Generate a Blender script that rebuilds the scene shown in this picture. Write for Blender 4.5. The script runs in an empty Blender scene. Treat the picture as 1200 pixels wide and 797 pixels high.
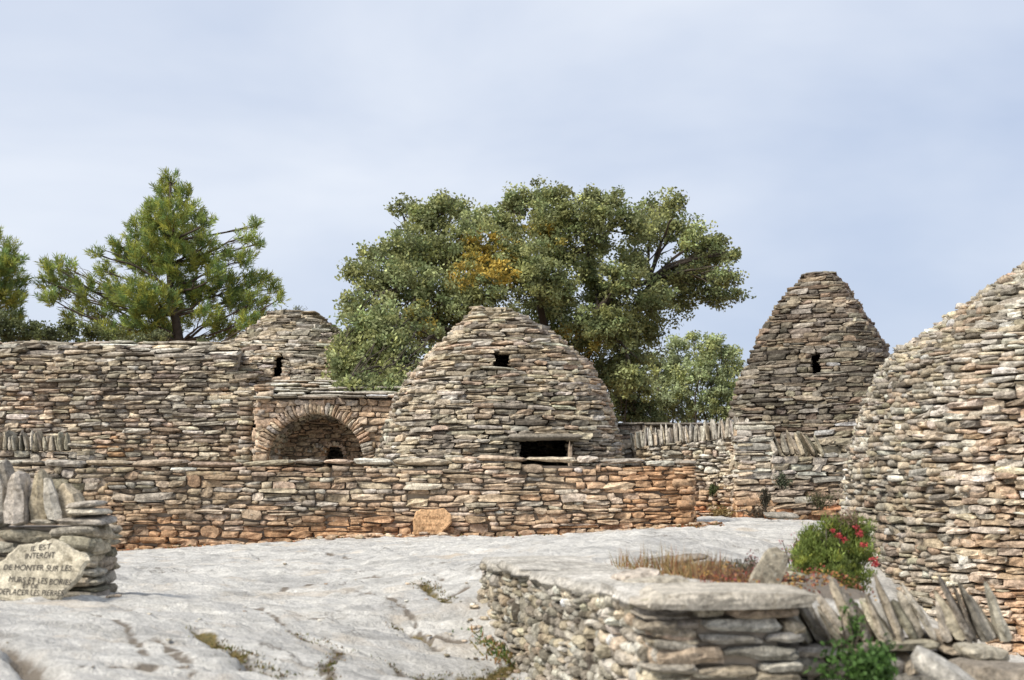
import bpy, math, random
import numpy as np
from mathutils import Matrix, Vector

R = random.Random(7)
NP = np.random.RandomState(7)
C = bpy.context.scene.collection
SC = bpy.context.scene

# ---------------------------------------------------------------- camera
F = 1500.0                      # focal length in photo pixels (photo 1200 wide)
HORIZON = 560.0
PITCH = math.atan((HORIZON - 398.5) / F)
ZC = 1.0
cam = bpy.data.cameras.new('camera')
cam.sensor_width = 36.0
cam.lens = F / 1200.0 * 36.0
cam.clip_start = 0.1
cam.clip_end = 3000.0
cam.dof.use_dof = True
cam.dof.focus_distance = 25.0
cam.dof.aperture_fstop = 2.8
cam_ob = bpy.data.objects.new('camera', cam)
C.objects.link(cam_ob)
cam_ob.location = (0, 0, ZC)
cam_ob.rotation_euler = (math.pi / 2 + PITCH, 0, 0)
SC.camera = cam_ob

# ---------------------------------------------------------------- light
SUN_ELEV, SUN_AZ = math.radians(46), math.radians(-128)   # azimuth from +Y, clockwise
world = bpy.data.worlds.new('World')
SC.world = world
world.use_nodes = True
wn = world.node_tree
wn.nodes.clear()
w_out = wn.nodes.new('ShaderNodeOutputWorld')
w_bg = wn.nodes.new('ShaderNodeBackground')
w_sky = wn.nodes.new('ShaderNodeTexSky')
w_sky.sky_type = 'NISHITA'
w_sky.sun_disc = False
w_sky.sun_elevation = SUN_ELEV
w_sky.sun_rotation = SUN_AZ
w_sky.air_density = 1.0
w_sky.dust_density = 1.5
w_tc = wn.nodes.new('ShaderNodeTexCoord')
w_map = wn.nodes.new('ShaderNodeMapping')
w_map.inputs['Scale'].default_value = (1.0, 1.0, 2.4)
w_map.inputs['Location'].default_value = (0.35, 0.1, 0.3)
w_no = wn.nodes.new('ShaderNodeTexNoise')
w_no.inputs['Scale'].default_value = 2.1
w_no.inputs['Detail'].default_value = 5.0
w_no.inputs['Roughness'].default_value = 0.5
w_no.inputs['Distortion'].default_value = 0.25
w_ramp = wn.nodes.new('ShaderNodeValToRGB')
w_ramp.color_ramp.elements[0].position = 0.33
w_ramp.color_ramp.elements[0].color = (2.65, 3.08, 3.95, 1)
w_ramp.color_ramp.elements[1].position = 0.68
w_ramp.color_ramp.elements[1].color = (4.15, 4.38, 4.8, 1)
w_mix = wn.nodes.new('ShaderNodeMixRGB')
w_mix.inputs['Fac'].default_value = 0.93
w_bg.inputs['Strength'].default_value = 0.1
L = wn.links.new
L(w_tc.outputs['Generated'], w_map.inputs['Vector'])
L(w_map.outputs['Vector'], w_no.inputs['Vector'])
L(w_no.outputs['Fac'], w_ramp.inputs['Fac'])
L(w_sky.outputs['Color'], w_mix.inputs['Color1'])
L(w_ramp.outputs['Color'], w_mix.inputs['Color2'])
L(w_mix.outputs['Color'], w_bg.inputs['Color'])
L(w_bg.outputs['Background'], w_out.inputs['Surface'])

sun = bpy.data.lights.new('sun', 'SUN')
sun.energy = 2.45
sun.angle = math.radians(18)
sun.color = (1.0, 0.93, 0.82)
sun_ob = bpy.data.objects.new('sun', sun)
C.objects.link(sun_ob)
sd = Vector((math.sin(SUN_AZ) * math.cos(SUN_ELEV), math.cos(SUN_AZ) * math.cos(SUN_ELEV), math.sin(SUN_ELEV)))
sun_ob.rotation_euler = sd.to_track_quat('Z', 'Y').to_euler()
SC.view_settings.view_transform = 'Standard'
SC.view_settings.look = 'None'
SC.view_settings.gamma = 1.0
SC.view_settings.exposure = 1.03

# ---------------------------------------------------------------- geometry of the view
cp, sp = math.cos(PITCH), math.sin(PITCH)


def P(px, py, Y):
    """World point that shows at photo pixel (px,py) at distance Y along the view axis on the ground plan."""
    u, v = (px - 600.0) / F, (398.5 - py) / F
    dx, dy, dz = u, cp - v * sp, sp + v * cp
    t = Y / dy
    return Vector((dx * t, Y, ZC + dz * t))


def proj(p):
    x, y, z = p[0], p[1], p[2] - ZC
    d = y * cp + z * sp
    if d < 0.2:
        return None
    return (600 + F * x / d, 398.5 - F * (-y * sp + z * cp) / d, d)


def vnoise(x, y, z, seed=0):
    """cheap smooth value noise, arrays or floats"""
    x, y, z = np.asarray(x, float), np.asarray(y, float), np.asarray(z, float)
    xi, yi, zi = np.floor(x).astype(np.int64), np.floor(y).astype(np.int64), np.floor(z).astype(np.int64)
    fx, fy, fz = x - xi, y - yi, z - zi
    fx, fy, fz = fx * fx * (3 - 2 * fx), fy * fy * (3 - 2 * fy), fz * fz * (3 - 2 * fz)

    def h(a, b, c):
        n = (a * 374761393 + b * 668265263 + c * 2147483647 + seed * 974634773) & 0xffffffff
        n = ((n ^ (n >> 13)) * 1274126177) & 0xffffffff
        n = ((n ^ (n >> 16)) * 2246822519) & 0xffffffff
        return ((n >> 8) & 0xffff) / 65535.0
    r = 0
    for a, wa in ((0, 1 - fx), (1, fx)):
        for b, wb in ((0, 1 - fy), (1, fy)):
            for c, wc in ((0, 1 - fz), (1, fz)):
                r = r + h(xi + a, yi + b, zi + c) * wa * wb * wc
    return r


def fbm(x, y, z, seed=0, oct=4):
    r, a, t = 0, 0.5, 0
    for i in range(oct):
        r = r + a * vnoise(np.asarray(x) * 2 ** i, np.asarray(y) * 2 ** i, np.asarray(z) * 2 ** i, seed + i)
        t += a
        a *= 0.5
    return r / t


def sstep(a, b, x):
    t = np.clip((x - a) / (b - a), 0, 1)
    return t * t * (3 - 2 * t)


# ---------------------------------------------------------------- materials
def nt(name):
    m = bpy.data.materials.new(name)
    m.use_nodes = True
    t = m.node_tree
    b = t.nodes['Principled BSDF']
    return m, t, b


def N(t, typ, **kw):
    n = t.nodes.new(typ)
    for k, v in kw.items():
        if k in n.inputs.keys():
            n.inputs[k].default_value = v
        else:
            setattr(n, k, v)
    return n


def ramp(t, src, p0, c0, p1, c1):
    r = t.nodes.new('ShaderNodeValToRGB')
    e = r.color_ramp.elements
    e[0].position, e[0].color = p0, c0
    e[1].position, e[1].color = p1, c1
    t.links.new(src, r.inputs['Fac'])
    return r.outputs['Color']


def mix(t, mode, fac, a, b):
    m = t.nodes.new('ShaderNodeMixRGB')
    m.blend_type = mode
    for v, s in ((fac, 'Fac'), (a, 'Color1'), (b, 'Color2')):
        if isinstance(v, (int, float)):
            m.inputs[s].default_value = v
        elif isinstance(v, tuple):
            m.inputs[s].default_value = v
        else:
            t.links.new(v, m.inputs[s])
    return m.outputs['Color']


def g(v):
    return (v, v, v, 1)


def stone_mat(name, source, fine=1.0, bump=0.5, lichen=0.5):
    m, t, b = nt(name)
    geo = N(t, 'ShaderNodeNewGeometry')
    if source == 'object':
        base = N(t, 'ShaderNodeObjectInfo').outputs['Color']
    else:
        base = N(t, 'ShaderNodeAttribute', attribute_name='col').outputs['Color']
    pos = geo.outputs['Position']

    def noise(scale, detail=5, rough=0.6, off=0.0):
        n = N(t, 'ShaderNodeTexNoise', Scale=scale * fine, Detail=detail, Roughness=rough)
        if off:
            v = N(t, 'ShaderNodeVectorMath', operation='ADD')
            v.inputs[1].default_value = (off, off * .7, -off)
            t.links.new(pos, v.inputs[0])
            t.links.new(v.outputs[0], n.inputs['Vector'])
        else:
            t.links.new(pos, n.inputs['Vector'])
        return n.outputs['Fac']
    n1, n2, n3, n4 = noise(3.5, 6, .65), noise(16, 5, .7, 3.1), noise(9, 6, .7, 11.3), noise(60, 3, .7, 5)
    col = mix(t, 'MULTIPLY', 1.0, base, ramp(t, n1, .32, g(.62), .66, g(1.18)))
    col = mix(t, 'MULTIPLY', 1.0, col, ramp(t, n2, .34, g(.52), .64, g(1.28)))
    col = mix(t, 'MULTIPLY', 1.0, col, ramp(t, noise(.55, 5, .6, 41.0), .36, (.74, .73, .70, 1), .60, g(1.13)))
    dark = ramp(t, n3, .55, g(0), .68, g(1))
    col = mix(t, 'MIX', dark, col, mix(t, 'MULTIPLY', .8, col, (.42, .40, .36, 1)))
    pale = ramp(t, noise(13, 5, .75, 23.0), .6, g(0), .7, g(lichen))
    col = mix(t, 'MIX', pale, col, (.50, .49, .43, 1))
    col = mix(t, 'MULTIPLY', 1.0, col, ramp(t, n4, .32, g(.70), .66, g(1.16)))
    t.links.new(col, b.inputs['Base Color'])
    b.inputs['Roughness'].default_value = .92
    b.inputs['Specular IOR Level'].default_value = .2
    add = N(t, 'ShaderNodeMath', operation='ADD')
    mul = N(t, 'ShaderNodeMath', operation='MULTIPLY')
    mul.inputs[1].default_value = .35
    t.links.new(n4, mul.inputs[0])
    t.links.new(n2, add.inputs[0])
    t.links.new(mul.outputs[0], add.inputs[1])
    bp = N(t, 'ShaderNodeBump', Strength=bump, Distance=.03)
    t.links.new(add.outputs[0], bp.inputs['Height'])
    t.links.new(bp.outputs['Normal'], b.inputs['Normal'])
    return m


M_STONE_O = stone_mat('dry_stone', 'object')
M_STONE_M = stone_mat('dry_stone_joined', 'mesh')
M_NEAR_O = stone_mat('dry_stone_near', 'object', fine=2.2, bump=.6, lichen=.6)
M_NEAR_M = stone_mat('dry_stone_near_joined', 'mesh', fine=2.2, bump=.6, lichen=.6)


def flat_mat(name, col, rough=.9):
    m, t, b = nt(name)
    n = N(t, 'ShaderNodeTexNoise', Scale=9.0, Detail=5.0)
    geo = N(t, 'ShaderNodeNewGeometry')
    t.links.new(geo.outputs['Position'], n.inputs['Vector'])
    c = mix(t, 'MULTIPLY', 1.0, col + (1,), ramp(t, n.outputs['Fac'], .3, g(.7), .7, g(1.2)))
    t.links.new(c, b.inputs['Base Color'])
    b.inputs['Roughness'].default_value = rough
    b.inputs['Specular IOR Level'].default_value = .15
    return m


M_SIGN = stone_mat('sign_stone', 'object', fine=1.6, bump=.15, lichen=.15)
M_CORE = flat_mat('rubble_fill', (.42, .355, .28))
M_BARK = flat_mat('bark', (.085, .07, .055))
M_PAINT = flat_mat('black_paint', (.065, .057, .05), .7)
M_PAINT2 = flat_mat('faded_paint', (.30, .16, .075), .7)


def leaf_mat(name, transl=.35):
    m, t, b = nt(name)
    a = N(t, 'ShaderNodeAttribute', attribute_name='col')
    t.links.new(a.outputs['Color'], b.inputs['Base Color'])
    b.inputs['Roughness'].default_value = .6
    b.inputs['Specular IOR Level'].default_value = .3
    tr = N(t, 'ShaderNodeBsdfTranslucent')
    t.links.new(a.outputs['Color'], tr.inputs['Color'])
    mx = N(t, 'ShaderNodeMixShader', Fac=transl)
    o = t.nodes['Material Output']
    t.links.new(b.outputs[0], mx.inputs[1])
    t.links.new(tr.outputs[0], mx.inputs[2])
    t.links.new(mx.outputs[0], o.inputs['Surface'])
    return m


M_LEAF = leaf_mat('leaf')


# ---------------------------------------------------------------- mesh helpers
def mesh_obj(name, verts, faces, mat, parent=None, col=None, smooth=True, loc=None):
    me = bpy.data.meshes.new(name)
    verts = np.asarray(verts, np.float32)
    if isinstance(faces, np.ndarray):
        k = faces.shape[1]
        me.vertices.add(len(verts))
        me.vertices.foreach_set('co', verts.ravel())
        me.loops.add(faces.size)
        me.loops.foreach_set('vertex_index', faces.astype(np.int32).ravel())
        me.polygons.add(len(faces))
        me.polygons.foreach_set('loop_start', np.arange(0, faces.size, k, dtype=np.int32))
        me.update(calc_edges=True)
        me.validate()
    else:
        me.from_pydata(verts.tolist(), [], faces)
    if smooth:
        me.polygons.foreach_set('use_smooth', np.ones(len(me.polygons), bool))
    if col is not None:
        at = me.attributes.new('col', 'FLOAT_COLOR', 'POINT')
        c4 = np.ones((len(verts), 4), np.float32)
        c4[:, :3] = col
        at.data.foreach_set('color', c4.ravel())
    me.materials.append(mat)
    o = bpy.data.objects.new(name, me)
    C.objects.link(o)
    if parent is not None:
        o.parent = parent
        o.location = -parent.location if loc is None else loc
    return o


def tag(o, label=None, cat=None, group=None, kind=None):
    if label:
        o['label'] = label
    if cat:
        o['category'] = cat
    if group:
        o['group'] = group
    if kind:
        o['kind'] = kind
    return o


def thing(name, label, cat, loc, group=None):
    o = bpy.data.objects.new(name, None)
    C.objects.link(o)
    o.location = loc
    o.empty_display_size = .3
    return tag(o, label, cat, group)


def box_grid(nx, ny, nz):
    """surface of a box as a quad grid, coordinates -1..1"""
    idx, V, Fc = {}, [], []

    def vi(i, j, k):
        if (i, j, k) not in idx:
            idx[(i, j, k)] = len(V)
            V.append((2 * i / nx - 1, 2 * j / ny - 1, 2 * k / nz - 1))
        return idx[(i, j, k)]
    for i in range(nx):
        for j in range(ny):
            Fc.append((vi(i, j, 0), vi(i, j + 1, 0), vi(i + 1, j + 1, 0), vi(i + 1, j, 0)))
            Fc.append((vi(i, j, nz), vi(i + 1, j, nz), vi(i + 1, j + 1, nz), vi(i, j + 1, nz)))
    for i in range(nx):
        for k in range(nz):
            Fc.append((vi(i, 0, k), vi(i + 1, 0, k), vi(i + 1, 0, k + 1), vi(i, 0, k + 1)))
            Fc.append((vi(i, ny, k), vi(i, ny, k + 1), vi(i + 1, ny, k + 1), vi(i + 1, ny, k)))
    for j in range(ny):
        for k in range(nz):
            Fc.append((vi(0, j, k), vi(0, j, k + 1), vi(0, j + 1, k + 1), vi(0, j + 1, k)))
            Fc.append((vi(nx, j, k), vi(nx, j + 1, k), vi(nx, j + 1, k + 1), vi(nx, j, k + 1)))
    return np.array(V), np.array(Fc)


def make_stone_shape(seg, kpow, rough, rs, point=0.0):
    V, Fc = box_grid(*seg)
    k = kpow
    n = (np.abs(V) ** k).sum(1) ** (1.0 / k)
    V = V / n[:, None]
    V = V * (1 + (rs.rand(len(V), 1) - .5) * rough) + (rs.rand(len(V), 3) - .5) * rough * np.array([.5, .5, 1.0])
    x = V[:, 0].copy()
    V[:, 2] *= 1 - rs.rand() * .38 * (x * (1 if rs.rand() < .5 else -1) * .5 + .5)
    V[:, 2] *= 1 - rs.rand() * .30 * np.abs(x) ** 2
    V[:, 2] += np.where(V[:, 2] > 0, -1, 1) * np.abs(np.sin(x * (2 + 3 * rs.rand()) + 6 * rs.rand())) * rs.rand() * .22
    V[:, 2] += (rs.rand() - .5) * .3 * x * 0.6
    V[:, 1] += (rs.rand() - .5) * .5 * x * .5
    if point:
        V[:, 2] *= 1 - point * np.clip(x * .5 + .5, 0, 1) ** 2
        V[:, 1] *= 1 - point * .5 * np.clip(x * .5 + .5, 0, 1) ** 2
    V[:, 0] += (rs.rand() - .5) * .25 * V[:, 2]
    return V * .5, Fc


SHAPES = {}
rs0 = np.random.RandomState(3)
for kind, seg, kp, ro, cnt, pt in (('far', (3, 2, 2), 7.5, .24, 26, 0), ('round', (3, 2, 2), 4.0, .28, 22, 0), ('near', (6, 3, 3), 4.8, .10, 22, 0),
                                   ('nearround', (4, 3, 3), 3.8, .17, 20, 0), ('slab', (7, 4, 2), 9.0, .13, 12, 0), ('block', (9, 6, 3), 26.0, .035, 6, 0), ('cope', (5, 3, 2), 6.0, .13, 16, .5)):
    lst = []
    for i in range(cnt):
        V, Fc = make_stone_shape(seg, kp * (.8 + .5 * rs0.rand()), ro, rs0, pt)
        lst.append((V, Fc))
    SHAPES[kind] = lst
STONE_MESHES = {}


def stone_mesh(kind, i, mat):
    key = (kind, i, mat.name)
    if key not in STONE_MESHES:
        V, Fc = SHAPES[kind][i]
        me = bpy.data.meshes.new('stone')
        me.from_pydata(V.tolist(), [], Fc.tolist())
        if kind in ('slab',):
            me.polygons.foreach_set('use_smooth', np.ones(len(me.polygons), bool))
        me.materials.append(mat)
        STONE_MESHES[key] = me
    return STONE_MESHES[key]


class Masonry:
    """collects the stones of one wall or hut"""

    def __init__(self, name, label, cat, loc, near=False, group=None):
        self.t = thing(name, label, cat, loc, group)
        self.loc = Vector(loc)
        self.st = []
        self.near = near

    def put(self, c, t, n, Ln, D, H, col, kind='far', roll=2.0, yaw=3.0, pitch=3.0, name='stone'):
        """c centre of the front face, t along, n outward"""
        t = Vector(t).normalized()
        n = Vector(n).normalized()
        up = t.cross(-n).normalized() if abs(t.z) < .9 else n.cross(t)
        inn = up.cross(t).normalized()
        B = Matrix((t, inn, up)).transposed()
        Rm = Matrix.Rotation(math.radians(R.gauss(0, roll)), 3, 'Y') @ Matrix.Rotation(math.radians(R.gauss(0, yaw)), 3, 'Z') @ Matrix.Rotation(math.radians(R.gauss(0, pitch)), 3, 'X')
        B = B @ Rm
        B = B @ Matrix.Diagonal((Ln, D, H))
        ctr = Vector(c) + inn * (D * .5)
        self.st.append((B, ctr, kind, R.randrange(len(SHAPES[kind])), col, Vector(c), n, Ln, H, name))

    def finish(self, hidden=None, limit=300):
        mo, mm = (M_NEAR_O, M_NEAR_M) if self.near else (M_STONE_O, M_STONE_M)
        scored = []
        cam_p = Vector((0, 0, ZC))
        for i, s in enumerate(self.st):
            p = proj(s[5])
            sc = 0
            if p and -20 < p[0] < 1220 and -20 < p[1] < 815:
                d = (cam_p - s[5]).normalized()
                fac = s[6].dot(d)
                if s[9] != 'stone':
                    sc = 1e9
                elif fac > .05 and not (hidden and hidden(p[0], p[1])):
                    sc = s[7] * s[8] * (fac + .15) / p[2] ** 2
                    if s[7] * F / p[2] < 9:
                        sc *= .01
            scored.append((sc, i))
        scored.sort(reverse=True)
        keep = [i for sc, i in scored[:limit] if sc > 0]
        ks = set(keep)
        for i in keep:
            B, ctr, kind, k, col, *_r = self.st[i]
            o = bpy.data.objects.new(self.st[i][9], stone_mesh(kind, k, mo))
            C.objects.link(o)
            o.parent = self.t
            Mx = B.to_4x4()
            Mx.translation = ctr - self.loc
            o.matrix_basis = Mx
            o.color = (col[0], col[1], col[2], 1)
        rest = [s for i, s in enumerate(self.st) if i not in ks]
        if rest:
            Vs, Fs, Cs, off = [], [], [], 0
            for s in rest:
                V, Fc = SHAPES[s[2]][s[3]]
                Bm = np.array(s[0])
                Vs.append(V @ Bm.T + np.array(s[1]))
                Fs.append(Fc + off)
                Cs.append(np.tile(np.array(s[4]), (len(V), 1)))
                off += len(V)
            o = mesh_obj('rubble_stones', np.vstack(Vs), np.vstack(Fs), mm, self.t, np.vstack(Cs), smooth=False)
            tag(o, kind='stuff')
        return len(keep), len(rest)


# stone colours (linear base colour)
PAL = {'grey': (.44, .40, .335), 'beige': (.55, .475, .36), 'dark': (.25, .22, .18), 'pink': (.57, .45, .34), 'orange': (.57, .37, .22),
       'red': (.50, .26, .14), 'pale': (.59, .555, .485), 'olive': (.38, .345, .26)}


def warm(c, t, to=(.56, .335, .185)):
    t = min(.92, max(0, t + R.gauss(0, .12) * (t > .02)))
    return tuple(a + (b - a) * t for a, b in zip(c, to))


def pick(w, rng=R):
    tot = sum(w.values())
    r = rng.random() * tot
    for k, v in w.items():
        r -= v
        if r <= 0:
            c = PAL[k]
            break
    f = math.exp(rng.gauss(0, .17))
    return tuple(min(.72, max(.05, x * f * math.exp(rng.gauss(0, .014)))) for x in c)


# ---------------------------------------------------------------- terrain
def zrel(py, D):
    return P(600, py, D).z


CTRL = []


def cpt(px, py, D):
    p = P(px, py, D)
    CTRL.append((p.x, p.y, p.z))


for a in ((0, 800, 5.8), (200, 800, 6.2), (400, 800, 7.0), (540, 800, 7.7), (628, 800, 8.2), (602, 757, 8.9), (566, 703, 9.8), (0, 705, 9), (140, 692, 9.2), (330, 690, 11), (545, 657, 12.0), (585, 648, 11.5),
          (450, 720, 9.4), (0, 697, 8.75), (75, 697, 8.75), (120, 690, 9.1), (140, 645, 20), (400, 630, 20), (640, 626, 20), (815, 614, 20), (0, 646, 20), (820, 606, 22), (930, 610, 24),
          (640, 640, 13), (900, 640, 13), (800, 628, 15.5), (700, 650, 10.5), (330, 655, 14), (200, 672, 11.5)):
    cpt(*a)
for p in ((-8, 20, -.15), (-9, 10, .1), (-6, 5, 0), (3.7, 12.2, -.5), (3.2, 10, -.55), (2.9, 9.0, -.35), (3.3, 8.3, -.6), (3.0, 7.3, -.6), (5, 10, -.75), (4.4, 8.5, -.6), (4.0, 11, -.6), (6, 7, -.7), (2.5, 5.2, -.5), (.7, 5.3, -.55), (.5, 6.8, -.45), (1.5, 3, -.5), (2.3, 9.2, .05), (0, 2, -.05), (-4, 2, 0), (5, 2, -.3),
          (8, 14, 0), (8, 22, .15), (0, 27, .1), (-8, 28, 0), (8, 30, .2), (0, 40, .2), (-20, 25, 0), (20, 25, .2), (-20, 50, .2), (20, 50, .3), (0, 60, .3), (-20, 5, 0), (20, 5, 0), (0, -10, 0)):
    CTRL.append(p)
CT = np.array(CTRL)


def tps_u(r2):
    return np.where(r2 > 1e-9, r2 * np.log(r2 + 1e-12) * .5, 0)


n_ = len(CT)
dd = ((CT[:, None, :2] - CT[None, :, :2]) ** 2).sum(-1)
A = np.zeros((n_ + 3, n_ + 3))
A[:n_, :n_] = tps_u(dd) + np.eye(n_) * .12
A[:n_, n_] = 1
A[:n_, n_ + 1:] = CT[:, :2]
A[n_:, :n_] = A[:n_, n_:].T
TPS = np.linalg.solve(A, np.concatenate([CT[:, 2], np.zeros(3)]))


def sdist_line(x, y, a, b):
    """signed distance, positive to the right of a->b"""
    dx, dy = b[0] - a[0], b[1] - a[1]
    l = math.hypot(dx, dy)
    return ((x - a[0]) * dy - (y - a[1]) * dx) / l


# near wall: A is its near corner, B its far end (outer face)
TOPZ = zrel(693, 5.9)
WA = (P(765, 700, 5.9).x, 5.9)
WB = (P(563, 645, 9.9).x, 9.9)
W_RIGHT = P(941, 700, 5.95).x


def ground_base(x, y):
    x, y = np.asarray(x, float), np.asarray(y, float)
    xc, yc = np.clip(x, -22, 22), np.clip(y, -8, 60)
    r2 = (xc[..., None] - CT[:, 0]) ** 2 + (yc[..., None] - CT[:, 1]) ** 2
    z = tps_u(r2) @ TPS[:n_] + TPS[n_] + TPS[n_ + 1] * xc + TPS[n_ + 2] * yc
    # terrace held by the near wall
    d1 = sdist_line(x, y, WB, WA) * -1
    d1 = -sdist_line(x, y, WA, WB) * -1
    m = sstep(.15, .5, d1) * sstep(6.25, 6.6, y) * (1 - sstep(9.9, 11.5, y)) * (1 - sstep(1.75, 2.3, x - (y - 6) * .12))
    tz = TOPZ - .10
    z = z + m * np.maximum(tz - z, 0)
    return z


def ground_hit(px, py):
    ys = np.arange(4, 45, .02)
    u, v = (px - 600.0) / F, (398.5 - py) / F
    dy, dz = cp - v * sp, sp + v * cp
    xs = u / dy * ys
    zs = ZC + dz / dy * ys
    gz = ground_base(xs, ys)
    k = np.argmax(zs <= gz)
    return Vector((xs[k], ys[k], gz[k]))


CRACKS = [  # photo pixels, half width in metres, depth, mossy
    ([(232, 738), (256, 752), (300, 773), (348, 789), (402, 803)], .045, .06, 1),
    ([(340, 738), (400, 757), (452, 770), (486, 786), (540, 800)], .016, .03, .3),
    ([(463, 719), (494, 735), (512, 752)], .04, .05, 1), ([(497, 732), (540, 738)], .014, .03, .2),
    ([(495, 679), (510, 692), (524, 702)], .04, .05, .7), ([(522, 698), (549, 684)], .014, .03, .1),
    ([(476, 782), (522, 787), (562, 789), (606, 774)], .05, .05, 1), ([(510, 760), (560, 770)], .012, .02, .2),
    ([(-10, 742), (28, 762), (46, 776), (52, 792)], .03, .09, .1), ([(238, 722), (250, 728)], .04, .03, .5),
    ([(330, 690), (362, 676), (400, 672)], .010, .012, 0), ([(385, 646), (420, 648)], .02, .02, 0), ([(100, 775), (180, 772), (230, 776)], .012, .02, 0),
    ([(215, 682), (245, 680)], .014, .02, 0), ([(350, 722), (372, 718)], .014, .02, 0), ([(500, 655), (520, 657)], .012, .02, 0),
          ([(150, 703), (190, 722), (235, 738)], .012, .025, .15), ([(280, 700), (330, 720), (345, 738)], .010, .02, .1), ([(60, 712), (110, 718), (150, 735), (170, 760)], .010, .02, .1), ([(430, 690), (470, 705), (497, 732)], .010, .02, .15),
          ([(400, 757), (380, 775), (392, 800)], .012, .02, .3), ([(240, 660), (300, 664), (345, 660)], .012, .02, 0), ([(420, 672), (460, 668), (520, 672)], .010, .015, 0), ([(180, 745), (215, 765), (230, 790)], .012, .02, .2)]
CRK = []
for pts, w, dp, ms in CRACKS:
    CRK.append(([ground_hit(*q) for q in pts], max(.026, w * (1.5 if ms < .5 else 1.0)), dp * 1.2, ms))

xs = np.concatenate([-np.geomspace(700, 5.6, 34), np.arange(-5.5, 5.5, .04), np.geomspace(5.6, 700, 34)])
ys = np.concatenate([-np.geomspace(500, 2.0, 14), np.arange(-1.6, 4.4, .25), np.arange(4.4, 11, .035), np.arange(11, 25, .09), np.geomspace(25.3, 1200, 36)])
GX, GY = np.meshgrid(xs, ys)
GZ = ground_base(GX, GY)
inner = (1 - sstep(7, 12, np.abs(GX))) * (1 - sstep(25, 34, GY)) * sstep(-2, 2, GY)
# bedded limestone: low ledges that run across the slope, plus pits
led = fbm(GX * .55 + 3, GY * 1.3, 0 * GX, 5, 4)
GZ = GZ + inner * ((led - .5) * .16 + (np.abs(fbm(GX * 1.8, GY * 3.2, 0 * GX + 4, 9, 4) - .5)) * -.11 + (fbm(GX * 7, GY * 9, 0 * GX, 15, 3) - .5) * .035)
tl = led * 11 + (fbm(GX * 3, GY * 3, 0 * GX, 17, 3) - .5) * .9
fl_ = np.floor(tl)
GZ = GZ + inner * ((fl_ + sstep(.72, 1.0, tl - fl_)) - tl) * .042
LEDGE = inner * sstep(.70, .84, tl - fl_) * (1 - sstep(.92, 1.0, tl - fl_)) * sstep(.45, .6, fbm(GX * .8, GY * .8, 0 * GX, 19, 2))
moss = np.zeros_like(GX)
dirt = LEDGE * .3
wob = (fbm(GX * 5, GY * 5, 0 * GX, 31, 3) - .5)
wob2 = (fbm(GX * 14, GY * 14, 0 * GX, 41, 3) - .5)
for pts, w, dp, ms in CRK:
    for a, b in zip(pts[:-1], pts[1:]):
        ax, ay, bx, by = a.x, a.y, b.x, b.y
        l2 = (bx - ax) ** 2 + (by - ay) ** 2
        tt = np.clip(((GX - ax) * (bx - ax) + (GY - ay) * (by - ay)) / l2, 0, 1)
        d = np.hypot(GX - ax - tt * (bx - ax), GY - ay - tt * (by - ay)) + wob * .07 + wob2 * w * 1.2
        d = np.abs(d)
        e = np.exp(-(d / (w * 1.2)) ** 2)
        GZ = GZ - e * dp * .8
        moss = np.maximum(moss, ms * np.exp(-(d / (w * 1.7)) ** 2) * sstep(.3, .5, fbm(GX * 5, GY * 4, 0 * GX, 33, 2)))
        dirt = np.maximum(dirt, np.exp(-(d / (w * 1.3)) ** 2) * .95)
BED = sstep(6.5, 6.75, GY) * (1 - sstep(9.0, 9.6, GY)) * sstep(.72, .85, GX + wob * .5 - (9.3 - GY) * .02) * (1 - sstep(2.3, 2.6, GX - (GY - 6) * .12))
dirt = np.maximum(dirt, BED * .85)
# reddish earth against the walls and in the planting bed
FW_Y = 20.0
earth = sstep(.55, .1, np.abs(GY - FW_Y + .1) + wob * .5) * (GX < 3.1) * .95
earth = np.maximum(earth, sstep(25, 27, GY))
earth = np.maximum(earth, sstep(.6, .1, np.abs(GY - 22.6) + wob * .7) * (GX > 2.7))
earth = np.maximum(earth, .0 * sstep(6.5, 6.75, GY) * (1 - sstep(9.0, 9.6, GY)) * sstep(.72, .85, GX + wob * .5 - (9.3 - GY) * .02) * (1 - sstep(1.9, 2.2, GX - (GY - 6) * .12)))
earth = np.maximum(earth, sstep(9, 13, np.abs(GX)))
earth = np.maximum(earth, sstep(2.3, 2.8, GX) * (1 - sstep(10.5, 12, GY)) * .25)
nx_, ny_ = len(xs), len(ys)
vi = np.arange(nx_ * ny_).reshape(ny_, nx_)
Fg = np.stack([vi[:-1, :-1], vi[:-1, 1:], vi[1:, 1:], vi[1:, :-1]], -1).reshape(-1, 4)
gcol = np.stack([moss, dirt, earth], -1).reshape(-1, 3)


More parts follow.
